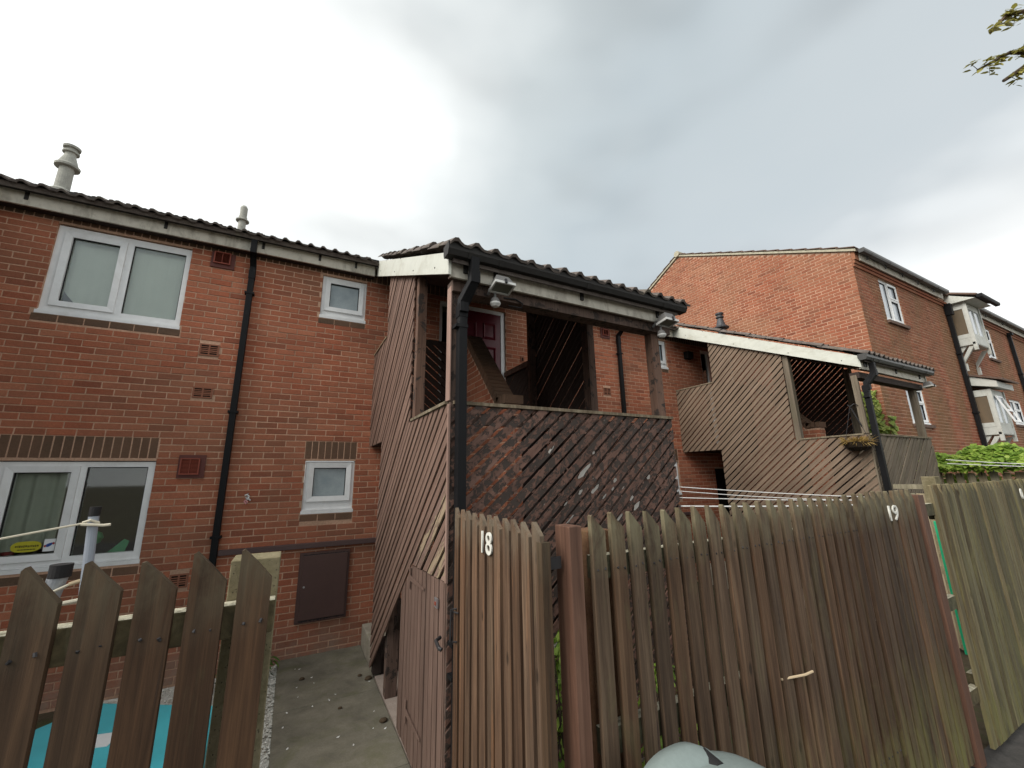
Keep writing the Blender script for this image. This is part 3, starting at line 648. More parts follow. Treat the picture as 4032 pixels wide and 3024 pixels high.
    # small fittings on the brick strip beside the red door
    sw = box('bell_box', 'airbrick', house, 3.30, 3.37, D-.016, D-.006, 1.93, 2.04, label='small square bell plate beside the maroon door'); box('bell_button', 'void', sw, 3.325, 3.348, D-.024, D-.0165, 1.955, 2.01)
    box('hopper_box', 'void', house, 7.50, 7.68, D-.12, D-.006, 2.50, 2.66)
    rs = MB(); n2 = V((0, -.4985, 1)).normalized()
    rs.prism([(-5.9, D-.27, roofz(D-.27)), (X1, D-.27, roofz(D-.27)), (X1, 10.2, roofz(10.2)), (-5.9, 10.2, roofz(10.2))], n2*-.05)
    rs.prism([(-5.9, 10.2, roofz(10.2)-.05), (X1, 10.2, roofz(10.2)-.05), (X1, 14.8, 3.0), (-5.9, 14.8, 3.0)], (0, 0, -.05))
    globals()['house_roof'] = rs.build('roof', 'tile', house)
    box('end_wall', 'mortar', house, X0, X0+.1, D+.12, 14.5, G, 3.0)
build_house()

# ---- roof tiles: double pantiles, one row laid over the next
SL = math.atan(.4985); TN = V((0, -math.sin(SL), math.cos(SL))); TU = V((0, math.cos(SL), math.sin(SL)))
def tile_verts(mb, x, y, w=.30, ln=.36, lift=.0, t=.5):
    o = V((x, y, roofz(y))) + TN*lift; n = 12; base = len(mb.v)
    def pr(u): q = (u/w*2) % 1.0; return .036*max(0, math.sin(math.pi*min(1, q/.55)))**.8 if q < .55 else 0.0
    for (s, dz) in ((0, .026), (ln, .004)):
        for i in range(n+1): u = w*i/n; mb.v.append(o + V((u, 0, 0)) + TU*s + TN*(pr(u)+dz))
    for i in range(n+1): u = w*i/n; mb.v.append(o + V((u, 0, 0)) + TN*(pr(u)*.8+.008))
    for i in range(n):
        mb.f.append((base+i, base+i+1, base+n+2+i, base+n+1+i)); mb.f.append((base+2*n+2+i, base+2*n+3+i, base+i+1, base+i)); mb.t += [t]*2
    for e in (0, n): mb.f.append((base+e, base+n+1+e, base+2*n+2+e)); mb.t.append(t)
def tiles(parent, x0, nx, y0, ny, rows_ind, cols_ind, mat='tile', up=-.010):
    rest = MB(); rr = random.Random(6); g = .30*math.cos(SL)
    for j in range(ny):
        for i in range(nx):
            x, y = x0+i*.30, y0+j*g
            if j < rows_ind or i in cols_ind:
                mb = MB(); tile_verts(mb, x, y, lift=up+rr.uniform(-.008, .010)); o = mb.build('roof_tile', mat, parent, pivot=(x, y, roofz(y))); o.rotation_euler = (0, 0, rr.uniform(-.012, .012))
            else: tile_verts(rest, x, y)
    if rest.v: rest.build('roof_tiles', mat, parent, kind='stuff', pivot=(x0, y0, roofz(y0)))
tiles(house_roof, -3.10, 13, D-.30, 16, 2, ())
tiles(house_roof, -5.5, 8, D-.30+.30*math.cos(SL), 15, 0, ())
tiles(house_roof, .90, 8, D-.30+.30*math.cos(SL), 15, 0, ())
tiles(house_roof, 3.30, 13, D-.30, 16, 2, ())
tiles(house_roof, 7.20, 11, D-.30+.30*math.cos(SL), 15, 0, ())
rd = MB(); rd.tube([(-5.9, 10.2, roofz(10.2)+.02), (10.48, 10.2, roofz(10.2)+.02)], .11, 10); rd.build('ridge_tiles', 'tile', house_roof)

# flues on the terrace roof, each a thing of its own
def flue(x, y, z0, prof, mat, lab):
    MB().lathe((x, y, z0), prof, 20).build('roof_flue', mat, label=lab, category='flue', group='flue terminals on the terrace roof', smooth=False, pivot=(x, y, z0))
flue(-3.11, 7.0, 3.80, [(.13, -.1), (.12, .06), (.078, .10), (.074, .43), (.125, .43), (.128, .46), (.105, .48), (.060, .62), (.058, .66), (.085, .665), (.085, .69), (.06, .70), (.06, .73), (.088, .735), (.09, .765), (.02, .775), (0, .775)], 'flue', 'tall pale grey stepped flue on the roof above the upper left window')
flue(-1.07, 7.0, 3.78, [(.055, -.1), (.052, .26), (.09, .26), (.092, .275), (.058, .30), (.056, .34), (.050, .345), (.050, .50), (.03, .535), (0, .54)], 'flue', 'short thin grey flue on the roof right of the tall stepped flue')
flue(9.92, 6.45, 3.52, [(.09, -.1), (.085, .30), (.19, .30), (.195, .33), (.12, .38), (.065, .60), (.10, .61), (.10, .64), (.075, .65), (.075, .69), (.105, .70), (.105, .74), (0, .75)], 'flue_dark', 'black conical flue on the roof in front of the brick gable')
# hook with a pink and white tag, on the brickwork
tg = thing('wall_hook', 'metal wall hook with tangled white cord and a pink tag on the brickwork', 'hook', (-.45, D-.02, -.19))
MB().tube([(-.447, D-.004, -.135), (-.447, D-.035, -.14), (-.452, D-.035, -.22), (-.452, D-.02, -.25)], .006, 6).build('hook', 'galv', tg)
MB().tube([(-.475, D-.03, -.155), (-.455, D-.04, -.145), (-.432, D-.035, -.165), (-.44, D-.04, -.20), (-.465, D-.03, -.18), (-.44, D-.03, -.185), (-.415, D-.03, -.215)], .008, 6).build('cord', 'line', tg)
MB().tube([(-.462, D-.035, -.205), (-.474, D-.035, -.225), (-.455, D-.035, -.25), (-.442, D-.035, -.23), (-.462, D-.035, -.207)], .008, 6).build('tag', 'pink', tg)

# ================================================================== THE PORCHES
PY = 2.57                               # front plane of the porches
def clip_half(poly, n, c):              # keep n.p >= c
    out = []
    for i in range(len(poly)):
        p, q = poly[i], poly[(i+1) % len(poly)]; a = n[0]*p[0]+n[1]*p[1]-c; b = n[0]*q[0]+n[1]*q[1]-c
        if a >= 0: out.append(p)
        if a*b < 0: f = a/(a-b); out.append((p[0]+(q[0]-p[0])*f, p[1]+(q[1]-p[1])*f))
    return out
def area(p): return abs(sum(p[i][0]*p[(i+1) % len(p)][1]-p[(i+1) % len(p)][0]*p[i][1] for i in range(len(p))))/2
def cladding(parent, outline, O, U, Nv, mat, ang, pitch=.083, gap=.0105, th=.021, phase=0, split=None, matfn=None, name='plank', rough=.0):
    """diagonal boards cut to the outline (u,z), each an object; U = board plane axis, Nv = outward normal"""
    O, U, Nv = V(O), V(U), V(Nv); Z = V((0, 0, 1)); d2 = (math.cos(ang), math.sin(ang)); n2 = (-d2[1], d2[0])
    dv = U*d2[0]+Z*d2[1]; rot = Matrix((dv.cross(Nv).normalized()*-1, Nv*1, dv)).transposed()
    if rot.determinant() < 0: rot = Matrix((dv.cross(Nv).normalized(), Nv, dv)).transposed()
    cs = [n2[0]*p[0]+n2[1]*p[1] for p in outline]; lo, hi = min(cs), max(cs); rr = random.Random(13)
    k = math.floor((lo-phase)/pitch)-1
    while phase+k*pitch < hi:
        a = phase+k*pitch; b = a+pitch-gap; k += 1
        a2, b2 = a+rr.uniform(-.0015, .0015), b+rr.uniform(-.0015, .0015)
        polys = [outline] if not split or not split((a+b)/2) else split((a+b)/2)
        for pl in polys:
            q = clip_half(clip_half(pl, n2, a2), (-n2[0], -n2[1]), -b2)
            if len(q) < 3 or area(q) < .0006: continue
            pr = rr.uniform(-.003, .003)*(1+rough)
            mb = MB(); mb.prism([O+U*p[0]+Z*p[1]+Nv*pr for p in q], Nv*-th)
            cx = sum(p[0] for p in q)/len(q); cz = sum(p[1] for p in q)/len(q)
            mb.build(name, matfn(cx, cz, rr) if matfn else mat, parent, rot=rot, pivot=O+U*cx+Z*cz)
LANDZ = .62
def porch(idx, label, mats, full=True):
    dx = TX*idx; X0, X1 = .89+dx, 3.0+dx; oy = .11 if idx == 1 else 0.0; PY = 2.57+oy
    p = thing('porch', label, 'porch', (X0+1.05, 4.1, G), None)
    u = lambda y: -y                                # panel coordinate grows towards the street
    zr = lambda y: 1.40+.4788*(y-2.5)               # underside of the sloping eaves board
    out = [(-5.845, 1.73), (-5.845, .435), (-4.97, .435), (-4.97, -1.93), (-4.90, -1.895), (-3.42, -.655), (-2.585-oy, -.625), (-2.585-oy, .495), (-3.655, .495), (-3.655, zr(3.655)), (-4.97, zr(4.97)), (-4.97, 1.73)]
    A = [(-4.97, 1.73), (-4.97, zr(4.97)), (-3.655, zr(3.655)), (-3.655, .495), (-2.585-oy, .495), (-2.585-oy, -.625), (-3.42, -.655), (-4.90, -1.895), (-4.97, -1.93)]
    Bq = [(-5.845, 1.73), (-5.845, .435), (-4.97, .435), (-4.97, 1.73)]
    ang = math.radians(39.6); n2 = (-math.sin(ang), math.cos(ang))
    def split(c):                                    # boards that leave the landing panel and re-enter the tall panel
        zc = (c - n2[0]*-4.97)/n2[1]
        return [A, Bq] if zc > 1.70 else None
    raw = (lambda cx, cz, rr: M['plank_raw'] if (idx == 0 and cz < .0 and cx > -3.2 and rr.random() < .85) else M[mats['side']])
    lp = MB().box(X0+.022, X0+.06, 5.0, 5.83, 1.62, 1.70).box(X0+.022, X0+.06, 5.0, 5.83, .46, .54).build('side_panel', 'post_brown', p)
    lp['label'] = 'left diagonal boarded side panel of the porch'
    cladding(lp, out, (X0, 0, 0), (0, -1, 0), (-1, 0, 0), None, ang, .083, .0250 if idx == 0 else .0205, .012, phase=.01, split=split, matfn=raw, rough=.5)
    MB().box(X0-.012, X0+.05, 4.972, 5.84, 1.731, 1.752).build('panel_cap', 'rail_cap', lp)
    # front panel, right panel
    fp = MB().box(X0+.1, X1-.1, PY+.022, PY+.06, .36, .44).box(X0+.1, X1-.1, PY+.022, PY+.06, -.5, -.42).build('front_panel', 'post_brown', p)
    fo = [(X0+.0115, -1.95), (X1+.03, -1.95), (X1+.03, .488), (X0+.0115, .488)]
    cladding(fp, fo, (0, PY, 0), (1, 0, 0), (0, -1, 0), mats['front'], math.radians(40.5) if idx == 0 else math.radians(41), .0832, .0225 if idx == 0 else .018, .011, phase=.02+dx*.3, rough=1.0)
    MB().box(X0+.03, X1+.035, PY-.016, PY+.055, .489, .513).build('panel_cap', 'rail_cap', fp)
    MB().box(X0-.014, X0+.055, PY+.056, 3.565, .4965, .518).build('panel_cap', 'rail_cap', lp)
    rp = MB().box(X1-.03, X1-.0, 5.0, 5.83, 1.62, 1.70).build('side_panel', 'post_brown', p); rp['label'] = 'right diagonal boarded side panel seen from inside the porch'
    oR = [(x, max(z, .46) if x < -4.96 else z) for (x, z) in out]
    cladding(rp, out, (X1+.022, 0, 0), (0, -1, 0), (1, 0, 0), mats['inner'], ang, .083, .0105, .009, phase=.05, split=split)  # same boards, coloured dark for the shade inside the porch
    # posts
    def post(name, x0, x1, y0, y1, z0, z1, mat): return box(name, mat, p, x0, x1, y0, y1, z0, z1, bevel=.004)
    post('corner_post', X0+.012, X0+.068, PY+.0125, PY+.085, -1.97, 1.395, mats['post'])
    post('post_side_face', X0-.001, X0+.0115, PY+.002, PY+.08, .514, 1.36, mats['corner'])  # post's side face: paler paint and its stronger light put in one colour
    post('corner_bead', X0-.008, X0+.011, PY-.006, PY+.014, -.63, .4885, mats['corner'])
    post('post', X0+.024, X0+.11, 3.57, 3.655, -.62, zr(3.6)-.01, mats['post'])
    post('post', X0+.024, X0+.11, 4.88, 4.97, -1.97, zr(4.9)-.01, 'soffit')  # post coloured dark so that the gaps in front read as shade
    post('post', X1-.10, X1-.003, PY+.026, PY+.11, -1.97, 1.42, mats['post'])
    post('post', X1-.10, X1-.003, 3.535, 3.65, -.62, zr(3.55)-.01, mats['post'])
    post('post', X1-.10, X1-.003, 4.85, 4.93, -1.97, zr(4.85)-.01, mats['post'])
    # eaves: boards, beam, ceiling, gutter
    for (xa, xb) in ((X0-.055, X0-.034), (X1+.102, X1+.122)):
        b = MB(); b.prism([(xa, 2.475+oy, 1.392+oy*.47), (xa, 5.86, 2.985), (xa, 5.86, 3.235), (xa, 2.475+oy, 1.56+oy*.5)], (xb-xa, 0, 0)); bb = b.build('barge_board', 'barge', p)
        nl = MB()
        for (y, z) in ((2.8, 1.60), (3.2, 1.95), (3.5, 1.92), (4.1, 2.36), (4.4, 2.35), (5.0, 2.80), (5.4, 2.85)): nl.tube([(xa-.0015, y, z), (xa-.004, y, z)], .007, 6)
        nl.build('nail_heads', 'iron', bb, kind='stuff')
    box('fascia', 'fascia', p, X0-.033, X1+.10, 2.488+oy, 2.508+oy, 1.385+oy*.4, 1.575+oy*.4)
    bm = box('beam', 'soffit' if idx else 'post_brown', p, X0+.004, X1+.10, 2.54+oy, 2.66+oy, 1.31, 1.40)
    box('soffit', 'post_brown', p, X0-.033, X1+.10, 2.509+oy, 2.539+oy, 1.385+oy*.4, 1.40+oy*.4)
    ce = MB(); ce.prism([(X0-.033, 2.53+oy, zr(2.53+oy)+.02), (X1+.10, 2.53+oy, zr(2.53+oy)+.02), (X1+.10, 5.84, zr(5.84)+.02), (X0-.033, 5.84, zr(5.84)+.02)], (0, 0, .02)); ce.build('ceiling', 'soffit', p)
    rf = MB(); rf.prism([(X0-.034, 2.43+oy, roofz(2.43+oy)-.004), (X1+.10, 2.43+oy, roofz(2.43+oy)-.004), (X1+.10, 5.58, roofz(5.58)-.004), (X0-.034, 5.58, roofz(5.58)-.004)], (0, 0, -.03)); rf = rf.build('roof', 'tile', p)
    tiles(rf, X0-.08, 8, 2.40+oy, 12, 2, (0, 1), up=.068)
    gt = gutter(X0-.09, X1+.17, 2.428+oy, 1.548+oy*.4, mats['gutter'], p, (X0+.06, X0+.13, X0+.30, X0+1.1, X0+1.98))
    # downpipe with swan neck
    px = X0+.055; dp = MB(); dp.box(px-.0+.025, px+.085, 2.375+oy, 2.44+oy, 1.36, 1.515)
    dp.prism([(px+.024, 2.374+oy, 1.40), (px+.024, 2.374+oy, 1.33), (px-.022, 2.46+oy, 1.20), (px-.022, 2.46+oy, 1.13), (px-.022, 2.53+oy, 1.13), (px-.022, 2.53+oy, 1.24), (px+.024, 2.442+oy, 1.37), (px+.024, 2.442+oy, 1.40)], (.062, 0, 0))
    dp.box(px-.020, px+.040, 2.485+oy, 2.55+oy, G, 1.20)
    pipe = dp.build('downpipe', mats['pipe'], p, bevel=.003)
    for (z0, z1, y, xo) in ((1.32, 1.41, 2.371+oy, .022), (1.10, 1.19, 2.482+oy, -.024)): box('pipe_socket', mats['pipe'], pipe, px+xo, px+xo+.067, y, y+.072, z0, z1)
    for z in (1.03, -.95, -1.12):
        box('pipe_clip', mats['pipe'], pipe, px-.045, px+.044, 2.480+oy, 2.553+oy, z-.010, z+.012)
    # half landing, stairs and brick spine wall
    box('half_landing', 'soffit', p, X0+.03, X1-.01, PY+.065, 3.56, -.66, -.60)
    box('landing', 'soffit', p, X0+.03, X1-.01, 4.93, 5.84, .44, LANDZ-.06)  # both landings coloured dark to stand for the shade inside
    st = MB()
    pr = [(X0+.10, 5.06, G), (X0+.10, 5.06, -1.80)]
    for i in range(7): pr += [(X0+.10, 4.90-.213*i, -1.80+.171*i), (X0+.10, 4.90-.213*i, -1.80+.171*(i+1))]
    pr += [(X0+.10, 3.42, -.603), (X0+.10, 3.42, -.64), (X0+.10, 4.90, -1.86), (X0+.10, 4.90, G)]
    st2 = MB(); st2.prism(pr, (.86, 0, 0)); st2.build('stair', 'soffit', p)  # stairs coloured dark, the inner shade put into their colour
    for i in range(7): st.box(2.16+dx, X1-.01, 3.58+.19*i, 3.77+.19*i, -.66+.15*i, -.60+.165*(i+1))
    st.build('stair', 'soffit', p)
    sw = MB(); sx0, sx1 = 1.93+dx, 2.11+dx
    sw.prism([(sx0, 4.95, G), (sx0, 4.95, 1.82), (sx0, 3.98, .76), (sx0, 3.76, .76), (sx0, 3.76, G)], (sx1-sx0, 0, 0)); sw = sw.build('spine_wall', 'mortar', p)
    top = lambda za, zb: (-4.95, -3.76) if zb < .76 else ((-4.95, -(3.98+(zb-.76)*.915)) if zb < 1.78 else None)
    lay(sw, field(-4.95, -3.76, -.6, 33, .0741, (), top, .225, .0125, 4+idx), (sx0, 0, 0), (0, -1, 0), (-1, 0, 0), 'brick', 120)
    lay(sw, field(sx0, sx1, -.6, 18, .0741, (), None, .225, .0125, 6+idx), (0, 3.76, 0), (1, 0, 0), (0, -1, 0), 'brick', 40)
    dirc = V((0, .97, 1.06)).normalized(); nc = V((0, -1.06, .97)).normalized()
    for i in range(19):
        c = V((sx0-.02, 3.97, .775)) + dirc*.0755*i; mb = MB(); mb.prism([c, c+dirc*.066, c+dirc*.066+nc*.095, c+nc*.095], (.225, 0, 0), .9+.008*(i % 9)); mb.build('coping_brick', 'brick', sw)
    for i in range(3):
        mb = MB(); mb.box(sx0-.02, sx0+.205, 3.74+.0765*i, 3.74+.0765*i+.067, .765, .86, .9+.03*(i % 3)); mb.build('coping_brick', 'brick', sw)
    # slatted guard at the edge of the upper landing
    go = [(X0+.06, .45), (1.92+dx, .45), (1.92+dx, 1.755), (X0+.06, 1.755)]
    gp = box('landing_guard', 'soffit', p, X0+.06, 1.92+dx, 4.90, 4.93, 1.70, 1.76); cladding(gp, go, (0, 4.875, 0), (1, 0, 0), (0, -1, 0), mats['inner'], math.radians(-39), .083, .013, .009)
    # store under the half landing
    sd = MB().box(X0+.028, X0+.05, 2.66, 3.66, -1.8, -1.72).box(X0+.028, X0+.05, 2.66, 3.40, -.85, -.77).build('store_door', 'door_brown', p)
    do = [(-3.705, -1.90), (-2.60-oy, -1.93), (-2.60-oy, -.632), (-3.405, -.665), (-3.705, -.92)]
    cladding(sd, do, (X0+.004, 0, 0), (0, -1, 0), (-1, 0, 0), 'door_brown', math.radians(90), .094, .014, .010, name='door_board')
    if idx == 0:
        for z in (-.755, -1.66):
            hg = MB(); hg.prism([(X0-.004, 3.40, z+.02), (X0-.004, 3.40, z-.02), (X0-.004, 3.02, z-.010), (X0-.004, 3.02, z+.006)], (-.005, 0, 0)); hg.box(X0-.010, X0-.003, 3.395, 3.425, z-.075, z+.075); hg.build('strap_hinge', 'door_brown', sd)
        lk = box('lock_plate', 'steel', sd, X0-.014, X0-.003, 2.70, 2.755, -.80, -.745); box('lock_cylinder', 'vent', lk, X0-.019, X0-.0142, 2.715, 2.735, -.785, -.765)
        MB().tube([(X0-.02, 2.60, -.93), (X0-.055, 2.575, -.935), (X0-.06, 2.50, -.95), (X0-.05, 2.485, -.955)], .011, 8).build('handle', 'iron', sd)
    box('store_floor', 'shed_floor', p, X0+.042, X1-.02, 2.66, 4.87, G-.1, G+.012)
    box('post_stub', 'post_brown', p, X0+.045, X0+.15, 4.35, 4.45, G+.013, -1.05)
    box('base_step', 'step', p, X0+.04, 1.85+dx, 5.07, 5.84, G-.1, -1.755, bevel=.012)
    sl = MB(); sl.box(X0+.044, X0+.30, 4.981, 5.065, G-.1, -1.90); sl.build('threshold', 'step', p)
    for (nm, q) in (('store_wall', (X0+.9, X0+.92, 2.7, 4.8, G, -.7)),): box(nm, 'soffit', p, *q)
    return p
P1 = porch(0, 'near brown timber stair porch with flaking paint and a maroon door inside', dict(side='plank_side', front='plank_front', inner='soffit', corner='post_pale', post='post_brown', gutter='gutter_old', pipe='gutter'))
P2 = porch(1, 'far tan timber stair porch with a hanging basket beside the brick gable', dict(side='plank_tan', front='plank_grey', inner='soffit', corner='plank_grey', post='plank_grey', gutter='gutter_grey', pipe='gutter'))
def flakes():                                        # curling paint on the near front panel
    rr = random.Random(77); a = math.radians(40.5); dv = V((math.cos(a), 0, math.sin(a))); pv = V((-math.sin(a), 0, math.cos(a))); par = [c for c in P1.children if c.name.startswith('front_panel')][0]
    mb = MB()
    for k in range(420):
        c = V((rr.uniform(1.0, 3.0), 2.566, rr.uniform(-.30, .47))); l, w = rr.uniform(.004, .020), rr.uniform(.003, .011); up = rr.uniform(.002, .011); n = rr.randint(5, 7); pts = []
        for i in range(n): t = 2*math.pi*i/n+rr.uniform(-.3, .3); q = c+dv*l*math.cos(t)*rr.uniform(.7, 1.2)+pv*w*math.sin(t)*rr.uniform(.7, 1.2); q.y -= up*max(0, math.sin(t+.6))+.001; pts.append(q)
        mb.poly(pts)
    mb.build('paint_flakes', 'flake', par, kind='stuff')
    wh = MB()
    for (x, z, l, w) in ((1.985, .03, .085, .020), (2.08, -.105, .055, .016), (1.94, -.12, .025, .013), (2.29, -.04, .022, .016), (2.17, -.16, .030, .009), (2.26, -.105, .020, .012), (2.50, -.245, .050, .020), (2.45, -.185, .030, .014), (2.66, -.02, .026, .018), (2.31, -.325, .05, .012), (2.37, -.10, .02, .006), (2.09, .175, .018, .010), (1.80, -.20, .022, .008), (1.83, -.31, .05, .008)):
        pts = []
        for i in range(13): t = 2*math.pi*i/13; q = V((x, 2.5605, z))+dv*l*math.cos(t)*rr.uniform(.75, 1.15)+pv*w*math.sin(t)*rr.uniform(.6, 1.15); q.y -= .004*max(0, math.sin(t)); pts.append(q)
        wh.poly(pts)
    wh.build('bare_patches', 'bare', par, kind='stuff')
M['flake'] = m_plain('paint_flake', (.20, .118, .092), .7, .3); M['bare'] = m_plain('bare_grey_wood', (.44, .415, .38), .8, .2, ((.30, .26, .22), .5, .7, (30, 30, 30)))
flakes()
# the next porch along: only its white eaves board and tiles reach into the frame, at the upper left
porch(-1, 'porch cut off by the left edge, only its white eaves board and tiles showing', dict(side='plank_side', front='plank_front', inner='soffit', corner='post_pale', post='post_brown', gutter='gutter_old', pipe='gutter'))

# lamps under the eaves
def floodlight(x, y, z, tilt, lab, sensor=True):
    t = thing('security_light', lab, 'floodlight', (x, y, z), 'security floodlights under the porch eaves')
    rot = Matrix.Rotation(tilt, 3, 'X')
    def tr(mb):
        for v in mb.v: q = rot @ (v-V((x, y, z))); v.x, v.y, v.z = x+q.x, y+q.y, z+q.z
        return mb
    b = MB(); a = [(x-.075, -.055), (x+.075, -.055), (x+.075, .055), (x-.075, .055)]; c = [(x-.05, -.035), (x+.05, -.035), (x+.05, .04), (x-.05, .04)]
    n = 0; b.v = [V((p[0], y+p[1], z)) for p in a]+[V((p[0], y+p[1], z+.07)) for p in c]; b.f = [(0, 3, 2, 1), (4, 5, 6, 7), (0, 1, 5, 4), (1, 2, 6, 5), (2, 3, 7, 6), (3, 0, 4, 7)]; b.t = [.5]*6
    tr(b).build('lamp_body', 'lamp_metal', t, bevel=.004)
    r = MB(); 
    for q in ((-.082, .082, -.062, -.050), (-.082, .082, .050, .062), (-.082, -.070, -.0495, .0495), (.070, .082, -.0495, .0495)): r.box(x+q[0], x+q[1], y+q[2], y+q[3], z-.022, z-.001)
    tr(r).build('rim', 'lamp_rim', t); tr(MB().box(x-.0695, x+.0695, y-.0495, y+.0495, z-.014, z-.009)).build('lens', 'lamp_glass', t)
    tr(MB().box(x-.008, x+.008, y-.075, y-.063, z-.022, z+.012)).build('catch', 'iron', t)
    k = MB(); k.tube([(x-.05, y+.07, z+.02), (x-.05, y+.125, z-.02)], .012, 8); k.build('bracket', 'lamp_metal', t)
    if sensor:
        s = MB(); s.lathe((x-.03, y+.055, z-.11), [(0, -.035), (.020, -.034), (.034, -.018), (.036, .01), (.026, .032), (.010, .04), (.010, .085), (0, .086)], 14); s = s.build('sensor', 'lamp_metal', t, smooth=False)
        MB().lathe((x-.03, y+.050, z-.125), [(0, -.022), (.024, -.018), (.0385, .0), (.0385, .012)], 14).build('sensor_window', 'lamp_rim', s)
    return t
floodlight(1.215, 2.40, 1.345, math.radians(-14), 'grey floodlight with sensor bulb below the near porch fascia, by its downpipe')
floodlight(2.91, 2.40, 1.365, math.radians(-10), 'grey floodlight over the right post of the near porch')
floodlight(3.06+TX-.02, 2.55, 1.36, math.radians(-6), 'small dark floodlight at the far end of the tan porch eaves', False)
cb = MB(); cb.tube([(1.30, 2.535, 1.33), (1.40, 2.53, 1.335), (1.46, 2.53, 1.31), (1.45, 2.535, 1.275), (1.35, 2.56, 1.285)], .006, 6)
props(cb.build('lamp_cable', 'rubber'), 'loose loop of dark cable beside the near floodlight', 'cable')

# hanging basket on the far porch
hb = thing('hanging_basket', 'hanging basket of dried yellow plants on a bracket of the far porch', 'basket', (7.02, 2.80, .33))
bw = MB(); bw.lathe((7.02, 2.80, .27), [(.0, 0), (.08, .005), (.14, .05), (.165, .12), (.15, .125), (.0, .10)], 18); bw.build('bowl', 'basket', hb)
wr = MB()
for k in range(10):
    a = k*math.pi/5; wr.tube([(7.02+.168*math.cos(a), 2.80+.168*math.sin(a), .395), (7.02+.15*math.cos(a), 2.80+.15*math.sin(a), .32), (7.02+.085*math.cos(a), 2.80+.085*math.sin(a), .272)], .003, 4)
wr.build('wire_frame', 'iron', hb, kind='stuff')
dr = MB(); rr = random.Random(21)
for k in range(420):
    a = rr.uniform(0, 6.28); r0 = rr.uniform(0, .15); c = V((7.02+r0*math.cos(a), 2.80+r0*math.sin(a), .385)); o = rr.uniform(0, .13); d = V((math.cos(a)*o*1.2, math.sin(a)*o*1.2, rr.uniform(-.07, .10))); s = V((rr.uniform(-1, 1), rr.uniform(-1, 1), .2)).normalized()*.006
    dr.poly([c-s, c+d*.6-s+V((0, 0, .015)), c+d, c+d*.6+s+V((0, 0, .015)), c+s], rr.random())
dr.build('dried_plants', 'dry', hb, kind='stuff')
MB().tube([(7.11, 2.74, .92), (7.06, 2.76, .94), (7.02, 2.80, .90), (7.015, 2.82, .93)], .008, 6).build('bracket', 'iron', hb)
MB().tube([(7.11, 2.74, .62), (7.08, 2.76, .72), (7.03, 2.79, .88)], .008, 6).build('bracket_brace', 'iron', hb)
for k in range(3): a = 2.1*k+.5; MB().tube([(7.02+.16*math.cos(a), 2.80+.16*math.sin(a), .395), (7.02, 2.80, .90)], .0035, 5).build('chain', 'iron', hb)

